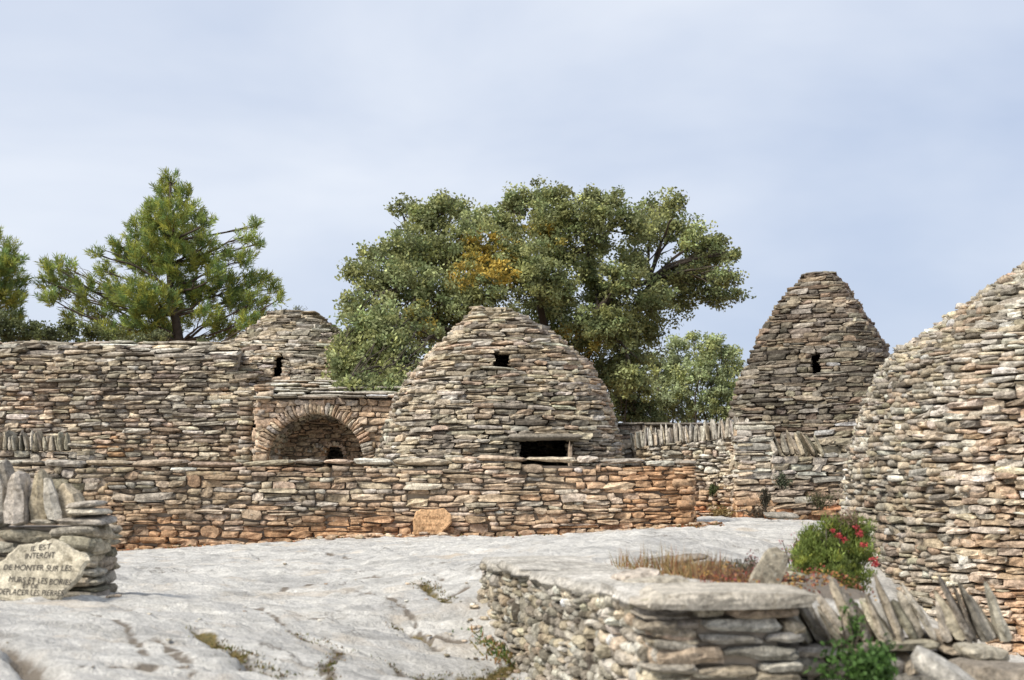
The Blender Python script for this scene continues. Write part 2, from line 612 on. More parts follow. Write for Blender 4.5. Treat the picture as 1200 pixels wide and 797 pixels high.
def ground_material():
    m, t, b = nt('limestone_bedrock')
    geo = N(t, 'ShaderNodeNewGeometry')
    pos = geo.outputs['Position']
    a = N(t, 'ShaderNodeAttribute', attribute_name='col')
    sep = N(t, 'ShaderNodeSeparateColor')
    t.links.new(a.outputs['Color'], sep.inputs[0])

    def noise(scale, detail=6, rough=.6, stretch=None, dist=0.0):
        n = N(t, 'ShaderNodeTexNoise', Scale=scale, Detail=detail, Roughness=rough, Distortion=dist)
        if stretch:
            mp = N(t, 'ShaderNodeMapping')
            mp.inputs['Scale'].default_value = stretch
            t.links.new(pos, mp.inputs['Vector'])
            t.links.new(mp.outputs[0], n.inputs['Vector'])
        else:
            t.links.new(pos, n.inputs['Vector'])
        return n.outputs['Fac']
    rock = ramp(t, noise(.9, 6, .6, (1, 2.2, 1)), .3, (.51, .50, .478, 1), .62, (.69, .672, .625, 1))
    rock = mix(t, 'MULTIPLY', 1.0, rock, ramp(t, noise(6, 7, .75, (1, 1.7, 1), .5), .32, g(.74), .6, g(1.08)))
    rock = mix(t, 'MULTIPLY', 1.0, rock, ramp(t, noise(34, 4, .7), .32, g(.80), .66, g(1.1)))
    st1 = noise(2.0, 7, .72, (.8, 2.0, 1), .8)
    rock = mix(t, 'MULTIPLY', 1.0, rock, ramp(t, st1, .36, g(.74), .52, g(1.03)))
    vo = N(t, 'ShaderNodeTexVoronoi', feature='DISTANCE_TO_EDGE', Scale=1.0)
    wv = N(t, 'ShaderNodeTexNoise', Scale=1.6, Detail=6.0, Roughness=.7)
    t.links.new(pos, wv.inputs['Vector'])
    vm = N(t, 'ShaderNodeVectorMath', operation='MULTIPLY_ADD')
    vm.inputs[1].default_value = (1.1, 1.1, .3)
    mpv = N(t, 'ShaderNodeMapping')
    mpv.inputs['Scale'].default_value = (.55, 1.1, .2)
    t.links.new(pos, mpv.inputs['Vector'])
    t.links.new(wv.outputs['Color'], vm.inputs[0])
    t.links.new(mpv.outputs[0], vm.inputs[2])
    t.links.new(vm.outputs[0], vo.inputs['Vector'])
    hair = ramp(t, vo.outputs['Distance'], .004, g(1), .018, g(0))
    brk = ramp(t, noise(1.1, 4, .6), .5, g(0), .62, g(.75))
    rock = mix(t, 'MIX', mix(t, 'MULTIPLY', 1.0, hair, brk), rock, (.16, .14, .115, 1))
    warm = ramp(t, noise(1.3, 5, .6, (1, 1.8, 1), .5), .56, g(0), .74, g(.6))
    rock = mix(t, 'MIX', warm, rock, (.58, .47, .34, 1))
    spots = ramp(t, noise(11, 6, .75, (1, 2.0, 1)), .62, g(0), .72, g(.7))
    rock = mix(t, 'MIX', spots, rock, (.27, .26, .24, 1))
    erth = ramp(t, noise(9, 6, .7), .3, (.17, .095, .055, 1), .65, (.40, .22, .12, 1))
    mos = ramp(t, noise(22, 5, .7), .32, (.09, .085, .03, 1), .66, (.27, .20, .08, 1))

    def mask(ch, lo, hi):
        n = noise(16, 5, .7)
        m1 = N(t, 'ShaderNodeMath', operation='MULTIPLY_ADD')
        m1.inputs[1].default_value = .7
        m1.inputs[2].default_value = -.35
        t.links.new(n, m1.inputs[0])
        m2 = N(t, 'ShaderNodeMath', operation='ADD')
        t.links.new(m1.outputs[0], m2.inputs[0])
        t.links.new(sep.outputs[ch], m2.inputs[1])
        return ramp(t, m2.outputs[0], lo, g(0), hi, g(1))
    col = mix(t, 'MIX', mask(2, .35, .6), rock, erth)
    col = mix(t, 'MIX', mask(1, .4, .75), col, (.215, .185, .15, 1))
    col = mix(t, 'MIX', mask(0, .4, .65), col, mos)
    t.links.new(col, b.inputs['Base Color'])
    b.inputs['Roughness'].default_value = .85
    b.inputs['Specular IOR Level'].default_value = .25
    h = N(t, 'ShaderNodeMath', operation='ADD')
    t.links.new(noise(7, 6, .7, (1, 2.5, 1)), h.inputs[0])
    t.links.new(noise(26, 5, .75), h.inputs[1])
    bp = N(t, 'ShaderNodeBump', Strength=.9, Distance=.04)
    t.links.new(h.outputs[0], bp.inputs['Height'])
    t.links.new(bp.outputs['Normal'], b.inputs['Normal'])
    return m


ground = mesh_obj('ground', np.stack([GX, GY, GZ], -1).reshape(-1, 3), Fg, ground_material(), None, gcol)
tag(ground, kind='structure')


def gz(x, y):
    j = np.searchsorted(ys, y)
    i = np.searchsorted(xs, x)
    return float(GZ[min(j, ny_ - 1), min(i, nx_ - 1)])


# ---------------------------------------------------------------- masonry builders
def lay_line(B, a, b, zb, zt, hm, Lm, colf, kind='far', depth=.28, openings=(), jut=.025, roll=2.2, big=.05, end_jitter=.06, wave=.07, seed=0, tilt=4.0):
    """courses of stones on the vertical face a->b (plan points); outward normal to the right of a->b.
    zb(s), zt(s): bottom and top along it"""
    ax, ay = a
    bx, by = b
    Lw = math.hypot(bx - ax, by - ay)
    tx, ty = (bx - ax) / Lw, (by - ay) / Lw
    n = (ty, -tx, 0)
    zlo = min(zb(s) for s in np.linspace(0, Lw, 30)) - .05
    zhi = max(zt(s) for s in np.linspace(0, Lw, 30))
    z = zlo
    busy = []                      # intervals taken by a stone that rises from the course below
    while z < zhi + hm:
        h = hm * (.72 + .62 * R.random())
        s = -R.random() * end_jitter
        nbusy = []
        while s < Lw - .03:
            ln = Lm * min(2.3, max(.35, math.exp(R.gauss(0, .42))))
            s1 = s + ln
            if s1 > Lw + end_jitter * R.random() - .05:
                s1 = Lw + end_jitter * (R.random() - .4)
            # stay clear of tall stones from below
            for (p0, p1) in busy:
                if p0 < s < p1:
                    s = p1
                if s < p0 < s1 and p0 - s > .05:
                    s1 = p0
            if s >= s1 - .03:
                s = max(s, s1) + .03
                continue
            zc = z + h * .5
            hh = h
            sc = .5 * (s + s1)
            if R.random() < big and (s1 - s) < Lm * 1.3:
                hh = h * 1.85
                zc = z + hh * .5
                nbusy.append((s, s1))
            w = wave * (fbm(sc * .5, zc * 1.2, 0, 50 + seed, 2) - .5) * 2
            segs = [(s, s1)]
            for op in openings:
                r = op(zc + w)
                if r:
                    ns = []
                    for (q0, q1) in segs:
                        if q1 <= r[0] or q0 >= r[1]:
                            ns.append((q0, q1))
                            continue
                        if q0 < r[0]:
                            ns.append((q0, r[0]))
                        if q1 > r[1]:
                            ns.append((r[1], q1))
                    segs = ns
            for (q0, q1) in segs:
                if q1 - q0 < .04:
                    continue
                qc = .5 * (q0 + q1)
                if zc + w < zb(qc) - hh * .6 or zc + w + hh * .35 > zt(qc):
                    continue
                j = R.gauss(0, jut)
                c = (ax + tx * qc + n[0] * j, ay + ty * qc + n[1] * j, zc + w)
                hh *= 1.12 if kind in ('near', 'nearround') else 1.0
                hs = [(0, hh)]
                if R.random() < .14 and hh > .05 and kind != 'nearround':
                    q_ = R.uniform(.4, .6)
                    hs = [(-hh * (1 - q_) / 2, hh * q_), (hh * q_ / 2, hh * (1 - q_))]
                for (dz_, h_) in hs:
                    B.put((c[0], c[1], c[2] + dz_), (tx, ty, 0), n, (q1 - q0) * R.uniform(1.0, 1.09), depth * (.8 + .4 * R.random()), h_ * R.uniform(1.0, 1.2),
                          colf(c[0], c[1], c[2]), kind, roll=roll, yaw=3.5, pitch=tilt)
            s = s1 + .004
        busy = nbusy
        z += h * .985


def core_box(B, a, b, zb, zt, thick, inset=.11, name='rubble_core', openings=None):
    """solid fill behind the facing stones"""
    ax, ay = a
    bx, by = b
    Lw = math.hypot(bx - ax, by - ay)
    tx, ty = (bx - ax) / Lw, (by - ay) / Lw
    n = (ty, -tx)
    V, Fc = [], []
    k = max(2, int(Lw / .4))
    for i in range(k + 1):
        s = Lw * i / k
        s = min(max(s, inset * 1.1), Lw - inset * 1.1)
        for d in (inset, thick):
            x, y = ax + tx * s - n[0] * d, ay + ty * s - n[1] * d
            V.append((x, y, zb(s) - .3))
            V.append((x, y, zt(s) - .04))
    for i in range(k):
        o, p = i * 4, i * 4 + 4
        Fc += [(o, p, p + 1, o + 1), (o + 1, p + 1, p + 3, o + 3), (o + 3, p + 3, p + 2, o + 2)]
    Fc += [(0, 1, 3, 2), (k * 4, k * 4 + 2, k * 4 + 3, k * 4 + 1)]
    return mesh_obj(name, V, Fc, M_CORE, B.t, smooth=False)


def plan_curve(n, rot, ratio, count=480):
    th = np.linspace(0, 2 * np.pi, count, endpoint=False)
    c, s = np.cos(th), np.sin(th)
    x = np.sign(c) * np.abs(c) ** (2 / n)
    y = np.sign(s) * np.abs(s) ** (2 / n) * ratio
    cr, sr = math.cos(rot), math.sin(rot)
    X, Y = x * cr - y * sr, x * sr + y * cr
    m = np.abs(X).max()
    return np.stack([X / m, Y / m], -1)


def hut(B, centre, prof, hm, Lm, colf, rot=0, ratio=1.0, n_lo=4.0, n_hi=2.4, kind='far', depth=.32, jut=.03, openings=(), seed=0, roll=2.0, tilt=4.0,
        skip=None, wave=.075, core_inset=.16, sq=.0, closed=True):
    """stepped dry-stone hut: prof = [(z, half width, centre shift)], openings = [(x0,x1,z0,z1)] on the camera side"""
    cx, cy = centre
    zs_ = np.array([p[0] for p in prof])
    hw_ = np.array([p[1] for p in prof])
    sh_ = np.array([p[2] for p in prof])
    z0, z1 = zs_[0], zs_[-1]

    def curve(z):
        f = np.clip((z - z0) / (z1 - z0), 0, 1)
        n = n_lo + (n_hi - n_lo) * f ** 1.2
        hw = np.interp(z, zs_, hw_)
        return plan_curve(n, rot, ratio) * hw + np.array([cx + np.interp(z, zs_, sh_), cy])
    z = z0
    while z < z1 - hm * .3:
        h = hm * (.75 + .55 * R.random())
        pc = curve(z + h * .5)
        nx2 = np.vstack([pc, pc[:1]])
        seg = np.hypot(*(nx2[1:] - nx2[:-1]).T)
        cum = np.concatenate([[0], np.cumsum(seg)])
        tot = cum[-1]
        s = R.random() * Lm

        def at(s):
            s = s % tot
            i = min(len(seg) - 1, int(np.searchsorted(cum, s, side='right')) - 1)
            f = (s - cum[i]) / seg[i]
            return nx2[i] * (1 - f) + nx2[i + 1] * f
        s_end = s + tot
        while s < s_end - .05:
            ln = Lm * min(2.2, max(.35, math.exp(R.gauss(0, .40))))
            s1 = min(s + ln, s_end)
            if s_end - s1 < Lm * .35:
                s1 = s_end
            pa, pb = at(s), at(s1 - 1e-4)
            pm = at(.5 * (s + s1))
            zc = z + h * .5 + wave * (fbm(pm[0] * .6, zc_n(z), pm[1] * .6, 60 + seed, 2) - .5) * 2
            segs = [(pa, pb)]
            if pm[1] < cy:
                for (xa, xb, za, zb_) in openings:
                    if za - h * .25 < zc < zb_ + h * .25:
                        ns = []
                        for (qa, qb) in segs:
                            lo, hi = min(qa[0], qb[0]), max(qa[0], qb[0])
                            if hi <= xa or lo >= xb:
                                ns.append((qa, qb))
                                continue
                            flip = qa[0] > qb[0]
                            l_, r_ = (qb, qa) if flip else (qa, qb)
                            w = r_[0] - l_[0] + 1e-6
                            if l_[0] < xa:
                                e = l_ + (r_ - l_) * ((xa - l_[0]) / w)
                                ns.append((l_, e))
                            if r_[0] > xb:
                                e = l_ + (r_ - l_) * ((xb - l_[0]) / w)
                                ns.append((e, r_))
                        segs = ns
            for (qa, qb) in segs:
                d = qb - qa
                l = float(np.hypot(*d))
                if l < .05:
                    continue
                m = (qa + qb) * .5
                # outward
                nrm = np.array([d[1], -d[0]]) / l
                if np.dot(nrm, m - np.array([cx, cy])) < 0:
                    nrm = -nrm
                t = np.array([-nrm[1], nrm[0]])
                j = R.gauss(.02, jut)
                c = (m[0] + nrm[0] * j, m[1] + nrm[1] * j, zc)
                if skip and skip(*c):
                    continue
                hs = [(0, h)]
                if R.random() < .16:
                    q_ = R.uniform(.4, .6)
                    hs = [(-h * (1 - q_) / 2, h * q_), (h * q_ / 2, h * (1 - q_))]
                for (dz_, h_) in hs:
                    B.put((c[0], c[1], c[2] + dz_), (t[0], t[1], 0), (nrm[0], nrm[1], 0), l * R.uniform(1.02, 1.12), depth * (.8 + .5 * R.random()), h_ * R.uniform(1.0, 1.25),
                          colf(*c), kind, roll=roll, yaw=4, pitch=tilt)
            s = s1 + .003
        z += h * .97
    # inner shell, closed at the top, open at the openings
    nz_, nth = 80, 160
    V, Fc = [], []
    zz = np.linspace(z0 - .3, z1 - .02, nz_)
    for zk in zz:
        pc = curve(max(zk, z0))[::3]
        dirs = pc - np.array([cx, cy])
        ln = np.hypot(*dirs.T)
        pc = np.array([cx, cy]) + dirs * np.maximum(1 - core_inset / np.maximum(ln, .15), .3)[:, None]
        for q in pc:
            V.append((q[0], q[1], zk))
    for i in range(nz_ - 1):
        for k in range(nth):
            k2 = (k + 1) % nth
            a, b_, c_, d_ = i * nth + k, i * nth + k2, (i + 1) * nth + k2, (i + 1) * nth + k
            mx = np.mean([V[a], V[b_], V[c_], V[d_]], axis=0)
            hole = False
            if mx[1] < cy:
                for (xa, xb, za, zb_) in openings:
                    if xa - .10 < mx[0] < xb + .10 and za - .09 < mx[2] < zb_ + .09:
                        hole = True
            if not hole:
                Fc.append((a, b_, c_, d_))
    Fc.append(tuple((nz_ - 1) * nth + k for k in range(nth)))
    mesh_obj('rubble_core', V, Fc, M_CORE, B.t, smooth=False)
    # capping slabs
    if closed:
        pc = curve(z1)
        hw = hw_[-1]
        k = max(2, int(hw * 2 / .5))
        for q in range(k):
            f = (q + .5) / k * 2 - 1
            B.put((cx + sh_[-1] + f * hw * .9, cy - hw * ratio * .9, z1 - .01 + R.random() * .015), (1, 0, 0), (0, -1, 0), 2.1 * hw / k, hw * 1.8 * ratio, hm * .8, colf(cx, cy, z1), 'slab', roll=1, yaw=2, pitch=1)


def zc_n(z):
    return z * 1.3


def upright_row(B, pts, zf, hmean, thick, lean, colf, depth=.26, kind='cope', hvar=.25, name='coping_stone', yawj=14, pitch=6, fit=1.08, dirv=None):
    """row of slabs set on edge along plan polyline pts; lean in degrees, positive tips the tops towards +along"""
    for (a, b) in zip(pts[:-1], pts[1:]):
        Lw = math.hypot(b[0] - a[0], b[1] - a[1])
        t = Vector((b[0] - a[0], b[1] - a[1], 0)) / Lw
        n = Vector((t.y, -t.x, 0))
        s = 0
        while s < Lw:
            w = thick * (.62 + .8 * R.random())
            hgt = hmean * (1 + R.uniform(-hvar, hvar))
            x, y = a[0] + t.x * (s + w / 2), a[1] + t.y * (s + w / 2)
            le = math.radians(lean + R.gauss(0, 6))
            dv = Vector((dirv[0], dirv[1], 0)).normalized() if dirv else -n
            al = Vector((dv.y, -dv.x, 0))
            up = (Vector((0, 0, 1)) * math.cos(le) + al * math.sin(le)).normalized()
            zb_ = zf(x, y)
            j = R.gauss(0, .03)
            ctr = Vector((x, y, zb_)) + up * hgt * .47 + n * j
            # stone: length axis = up, thickness axis = along the wall, depth axis = into the wall
            Bm = Matrix((up, dv, up.cross(dv))).transposed()
            Bm = Bm @ Matrix.Rotation(math.radians(R.gauss(0, yawj)), 3, 'X') @ Matrix.Rotation(math.radians(R.gauss(0, pitch)), 3, 'Z') @ Matrix.Diagonal((hgt, depth * (.8 + .5 * R.random()), w * fit))
            B.st.append((Bm, ctr + dv * depth * .4 + n * R.uniform(-.03, .03), kind, R.randrange(len(SHAPES[kind])), colf(x, y, zb_), ctr, n, hgt, w, name))
            s += w * .92


def single(B, c, size, rot, col, kind='slab', name='slab', n=(0, -1, 0)):
    """one stone given its centre, size (x,y,z) and Euler degrees"""
    from mathutils import Euler
    Bm = Euler([math.radians(a) for a in rot]).to_matrix() @ Matrix.Diagonal(size)
    B.st.append((Bm, Vector(c), kind, R.randrange(len(SHAPES[kind])), col, Vector(c), Vector(n), size[0], size[2], name))


def behind_far_wall(px, py):
    return px < 812 and py > 540


# ---------------------------------------------------------------- far wall across the picture
def col_farwall(x, y, z):
    o = float(fbm(x * .45, y * .3, z * .8, 71, 3))
    hrel = z - gz(x, y - .4)
    wo = max(0, (o - .47) * 7) + max(0, .45 - hrel) * 2.2 + max(0, x + 3.0) * .12
    wd = max(0, (.55 - o) * 3) * (1.0 if x < -2.0 else .4) + (1.2 if z > zrel(551, 20) else 0)
    return warm(pick({'grey': .8, 'beige': 1.9, 'pale': 1.1, 'olive': .4 + wd * .4, 'dark': .15 + wd * .7, 'pink': .6 + wo * .8}), .05 + wo * .34)


fw_top = zrel(544.5, FW_Y)
fxl, fxr = P(-260, 600, FW_Y).x, P(815, 600, FW_Y).x
FWALL = Masonry('dry_stone_wall', 'long low dry stone wall with flat coping crossing in front of the huts', 'stone wall', (0, FW_Y + .3, gz(0, FW_Y)))
zbf = lambda s: gz(fxl + s, FW_Y - .15)
ztf = lambda s: fw_top + .02 * math.sin(s * 1.7) + .025 * math.sin(s * .6 + 1)
lay_line(FWALL, (fxl, FW_Y), (fxr, FW_Y), zbf, ztf, .089, .27, col_farwall, 'far', seed=1, big=.06)
lay_line(FWALL, (fxr, FW_Y), (fxr, FW_Y + .6), lambda s: gz(fxr + .1, FW_Y), lambda s: ztf(fxr - fxl), .098, .28, col_farwall, 'far', seed=2)
core_box(FWALL, (fxl, FW_Y), (fxr, FW_Y), zbf, lambda s: ztf(s) - .02, .6)
s = fxl
while s < fxr - .1:                # coping slabs
    ln = R.uniform(.3, .95)
    if s + ln > fxr - .3:
        ln = fxr + .03 - s
    FWALL.put((s + ln / 2, FW_Y - .01 + R.gauss(0, .025), ztf(s + ln / 2 - fxl) + .045 + R.gauss(0, .014)), (1, 0, R.gauss(0, .02)), (0, -1, 0), ln * 1.0, .62, R.uniform(.085, .14),
              pick({'grey': 1.2, 'pale': .9, 'beige': 1, 'pink': .4}), 'near' if R.random() < .7 else 'slab', roll=1.0, yaw=1.5, pitch=2, name='coping_slab')
    s += ln + .01
FWALL.finish()

# ---------------------------------------------------------------- huts
HUT_GROUP = None


def profile(D, rows):
    """rows: (photo y, x left, x right) silhouette at distance D -> [(z, half width, shift)], centre x"""
    mid = (rows[-1][1] + rows[-1][2]) / 2
    out = []
    for (y, xl, xr) in rows:
        a, b = P(xl, y, D), P(xr, y, D)
        out.append((a.z, (b.x - a.x) / 2, (a.x + b.x) / 2))
    return out


def col_hut(seed, tint=0.0, darkf=1.0, orange_low=None, pale=0.0, mul=1.0):
    def f(x, y, z):
        o = float(fbm(x * .5, y * .5, z * .6, seed, 3))
        d = float(fbm(x * .35, y * .35, z * 1.3, seed + 7, 3))
        wo = max(0, (o - .52) * 5) + tint
        if orange_low is not None:
            wo += max(0, (orange_low - z) * 1.5) * max(0, (o - .3)) * 3
        wd = max(0, (d - .42) * 6) * darkf
        c = warm(pick({'grey': 1.1, 'beige': 1.8, 'pale': .4 + pale, 'olive': .3, 'dark': .3 * darkf + wd, 'pink': .2 + wo * .3}), wo * .10)
        return tuple(v * mul for v in c)
    return f


# middle hut
DM = 25.0
rows = [(624, 436, 738), (580, 437, 736), (537, 441, 733), (500, 455, 726), (465, 468, 716), (435, 489, 700), (410, 511, 674), (385, 536, 648), (372, 550, 622), (365, 558, 608)]
pr = profile(DM, rows)
mcx = pr[0][2]
pr = [(z, h, c - mcx) for z, h, c in pr]
MID = Masonry('stone_hut', 'broad dry stone hut in the middle with a square hole above its low doorway', 'stone hut', (mcx, DM, pr[0][0]))
DFm = DM - 2.0


def op_px(x0, x1, y0, y1, D):
    a, b = P(x0, y1, D), P(x1, y0, D)
    return (a.x, b.x, a.z, b.z)


op_win = op_px(579, 598, 415, 432, DM - 1.15)
op_door = op_px(610, 667, 515, 552, DM - 2.2)
pr = [(z, h * .99, c - .10) for z, h, c in pr]
hut(MID, (mcx, DM), pr, .082, .29, col_hut(101, .12, .8), rot=math.radians(7), ratio=.95, n_lo=5.0, n_hi=2.6, openings=[op_win, op_door], seed=3)
lx = (op_door[0] + op_door[1]) / 2
MID.put((lx, DM - 2.33, op_door[3] + .045), (1, 0, 0), (0, -1, 0), 1.28, .4, .12, pick({'beige': 1, 'grey': 1}), 'slab', roll=.6, yaw=1, pitch=1, name='lintel')
MID.put((op_door[1] + .015, DM - 2.32, (op_door[2] + op_door[3]) / 2 - .02), (1, 0, 0), (0, -1, 0), .075, .35, op_door[3] - op_door[2], PAL['pink'], 'slab', roll=1, yaw=1, pitch=1, name='door_jamb')
MID.put(((op_win[0] + op_win[1]) / 2, DM - 1.36, op_win[3] + .05), (1, 0, 0), (0, -1, 0), .55, .4, .075, pick({'dark': 1, 'grey': 1}), 'slab', roll=1, yaw=1, pitch=1, name='lintel')
print('mid', MID.finish(behind_far_wall))

# tall hut at the right
DT = 31.0
rows = [(610, 836, 1086), (550, 841, 1081), (493, 848, 1074), (473, 850, 1072), (448, 859, 1063), (423, 871, 1052), (403, 881, 1043), (385, 890, 1030), (360, 905, 1013), (335, 928, 996), (328, 933, 987), (322, 940, 978)]
pr = profile(DT, rows)
tcx = pr[0][2]
pr = [(z, h, c - tcx) for z, h, c in pr]
TALL = Masonry('stone_hut', 'tall tapering dark stone hut with a small slit window behind the right wall', 'stone hut', (tcx, DT, pr[0][0]))
op_t = op_px(950, 959, 414, 433, DT - 1.5)
pr = [(z, h * .99, c) for z, h, c in pr]
hut(TALL, (tcx, DT), pr, .108, .33, col_hut(131, .03, 2.4, orange_low=zrel(480, DT), mul=.62), rot=math.radians(-21), ratio=1.0, n_lo=7.0, n_hi=4.5, openings=[op_t], seed=5)
print('tall', TALL.finish(lambda x, y: y > 530 or (x > 1040 and y > 400)))

# domed hut at the left, behind the oven
DD = 31.0
rows = [(620, 215, 480), (540, 222, 474), (480, 228, 464), (450, 236, 456), (430, 246, 446), (410, 262, 426), (390, 284, 402), (378, 301, 388), (369, 314, 376)]
pr = profile(DD, rows)
dcx = pr[0][2]
pr = [(z, h, c - dcx) for z, h, c in pr]
DOME = Masonry('stone_hut', 'rounded stone dome with a narrow dark slit rising behind the arched oven', 'stone hut', (dcx, DD, pr[0][0]))
op_d = op_px(321, 332, 417, 440, DD - 1.9)
pr = [(z, h * .96, c) for z, h, c in pr]
hut(DOME, (dcx, DD), pr, .094, .31, col_hut(151, .08, .9), n_lo=2.6, n_hi=2.1, openings=[op_d], seed=8)
print('dome', DOME.finish(lambda x, y: y > 470 or x > 400))

# long building at the left
DL = 29.5
HB = 2.3
xl, xr = P(-330, 500, DL).x, P(294, 500, DL - HB).x
zt_ = zrel(404, DL - .9)
zb_ = zrel(640, DL - HB)
lcx, lhw = (xl + xr) / 2, (xr - xl) / 2
LONG = Masonry('stone_building', 'long stone building with a rounded slab roof along the left edge', 'stone building', (lcx, DL, zb_))


xramp0, xramp1 = P(258, 450, DL - HB).x, P(300, 450, DL - HB).x


def long_top(x):
    return zt_ + .015 * math.sin(x * 1.1) - 1.05 * float(sstep(xramp0, xramp1, x))


def long_sheet():
    """front wall curving over into the roof: laid course by course"""
    prof_ = [(zb_, 0.0)]
    zbend = zrel(452, DL - HB)
    cl = col_hut(171, .1, 1.1)
    cr_ = lambda x, y, z: pick({'grey': 1.3, 'pale': .9, 'beige': 1.0, 'pink': .5, 'dark': .35})
    z, off = zb_, 0.0
    zgr = gz(lcx, DL - HB)
    while z < zt_ - .02:
        h = .092 * (.75 + .55 * R.random())
        f = max(0, (z - zbend) / (zt_ - zbend))
        off = .05 * max(0, (z - zb_) / 3) + 1.35 * (1 - math.sqrt(max(0, 1 - (f * .97) ** 2.2)))
        y = DL - HB + off
        s = xl
        roofish = z > zrel(428, DL - HB)
        while s < xr:
            ln = (.31 if not roofish else .46) * min(2.2, max(.4, math.exp(R.gauss(0, .4))))
            w = .07 * (fbm(s * .5, z * 1.3, 0, 91, 2) - .5) * 2
            cx = s + ln / 2
            c = (cx, y + R.gauss(0, .03), z + h / 2 + w)
            if c[2] < long_top(cx) + .03:
                col = cr_(*c) if roofish else cl(*c)
                orange_p = float(fbm(cx * .8, 3, z * 1.2, 77, 3))
                if z < zrel(497, DL - HB) and orange_p > .55:
                    col = pick({'pink': 1, 'orange': .8, 'beige': .8})
                LONG.put(c, (1, 0, 0), (0, -1, 0), ln * 1.05, .34 * (.8 + .5 * R.random()) + (.15 if roofish else 0), h * (1.0 + .14 * R.random()), col, 'far', roll=2.2, yaw=4, pitch=4 if not roofish else 5)
            s += ln
        z += h * .97
    # crest slabs
    s = xl
    while s < xramp0 - .3:
        ln = R.uniform(.4, .9)
        LONG.put((s + ln / 2, DL - .95 + R.gauss(0, .04), zt_ + .02 + .015 * math.sin(s * 1.1) + R.gauss(0, .005)), (1, 0, 0), (0, -1, 0), ln, 1.7, .07, cr_(0, 0, 0), 'slab', roll=1.2, yaw=3, pitch=2)
        s += ln
    V, Fc = [], []
    for k in range(26):
        z = zb_ - .3 + (zt_ - zb_ + .25) * k / 25
        f = max(0, (z - zbend) / (zt_ - zbend))
        off = .13 + .05 * max(0, (z - zb_) / 3) + 1.35 * (1 - math.sqrt(max(0, 1 - (f * .97) ** 2.2)))
        for x in (xl + .1, xramp0 if z > zt_ - 1.3 else xr - .12):
            V += [(x, DL - HB + off, z), (x, DL + HB - off, z)]
    for k in range(25):
        o = k * 4
        Fc += [(o, o + 2, o + 6, o + 4), (o + 2, o + 3, o + 7, o + 6), (o + 3, o + 1, o + 5, o + 7), (o + 1, o, o + 4, o + 5)]
    Fc.append((100, 102, 103, 101))
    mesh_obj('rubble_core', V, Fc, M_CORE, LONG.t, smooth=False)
    # end wall at the right
    lay_line(LONG, (xr, DL - HB), (xr, DL + .5), lambda s: zb_, lambda s: zt_ - 1.1, .11, .34, cl, 'far', seed=33)


long_sheet()
print('long', LONG.finish(lambda x, y: y > 540 or x > 305))

# low wall with upright coping in front of the long building
YS = 23.5
SMALL = Masonry('dry_stone_wall', 'short wall topped with small upright stones below the long left building', 'stone wall', (P(50, 600, YS).x, YS, -.1))
a, b = (P(-120, 560, YS).x, YS), (P(104, 560, YS).x, YS)
cs = col_hut(191, .5, .9)
lay_line(SMALL, a, b, lambda s: -.2, lambda s: zrel(527, YS), .10, .3, cs, 'far', seed=12)
lay_line(SMALL, b, (b[0], YS + .5), lambda s: -.2, lambda s: zrel(527, YS), .10, .26, cs, 'far', seed=13)
core_box(SMALL, a, b, lambda s: -.2, lambda s: zrel(527, YS), .5)
upright_row(SMALL, [a, (P(76, 560, YS).x, YS)], lambda x, y: zrel(528, YS), .32, .07, -8, lambda *q: pick({'olive': 1, 'beige': .8, 'grey': 1}))
single(SMALL, P(88, 522, YS) + Vector((0, .2, 0)), (.42, .45, .09), (0, 2, 5), pick({'grey': 1}), 'slab', 'stone')
print('small', SMALL.finish(behind_far_wall))

# ---------------------------------------------------------------- arched oven building
YO = 25.6
ox0, ox1 = P(299, 500, YO).x, P(462, 500, YO).x
oz_top = zrel(467, YO)
OVEN = Masonry('oven_house', 'orange stone oven front with a round arch and slab roof beside the middle hut', 'oven house', ((ox0 + ox1) / 2, YO, 0))
acx = P(369, 500, YO).x
acz = zrel(545, YO)
arad = P(425.5, 545, YO).x - acx
ry = (zrel(485, YO) - acz)
VO = .30                            # voussoir length


def arch_open(z, extra=0.0):
    if z < acz:
        return (acx - arad - extra - ox0, acx + arad + extra - ox0)
    q = (z - acz) / (ry + extra)
    if q >= 1:
        return None
    w = (arad + extra) * math.sqrt(1 - q * q)
    return (acx - w - ox0, acx + w - ox0)


def col_oven(x, y, z):
    return warm(pick({'pink': 1.2, 'beige': 1.1, 'pale': 1.4}), .40, (.64, .42, .26))


lay_line(OVEN, (ox0, YO), (ox1, YO), lambda s: -.1, lambda s: oz_top, .125, .24, col_oven, 'far', openings=[lambda z: arch_open(z, .20 * min(1, max(0, (z - acz + .35) / .6)))], seed=15, big=.15)
# voussoirs
ang = -12.0
while ang < 192:
    da = R.uniform(2.9, 5.4)
    am = math.radians(ang + da / 2)
    px_, pz_ = acx + arad * math.cos(am), acz + ry * math.sin(am)
    rad = Vector((math.cos(am) / arad, 0, math.sin(am) / ry)).normalized()
    tan = Vector((-rad.z, 0, rad.x))
    ln = VO * R.uniform(.75, 1.05)
    wdt = math.radians(da) * arad * 1.15
    pos_ = Vector((px_, YO - .02 + R.gauss(0, .012) + .2, pz_)) + rad * (ln / 2)
    up_ = rad
    Bm = Matrix((rad, Vector((0, 1, 0)), rad.cross(Vector((0, 1, 0))))).transposed() @ Matrix.Diagonal((ln, .42, wdt * 1.22))
    OVEN.st.append((Bm, pos_, 'near', R.randrange(22), warm(pick({'beige': 1.4, 'pink': 1, 'pale': .8}), .32), pos_ - Vector((0, .2, 0)), Vector((0, -1, 0)), ln, wdt, 'arch_stone'))
    ang += da
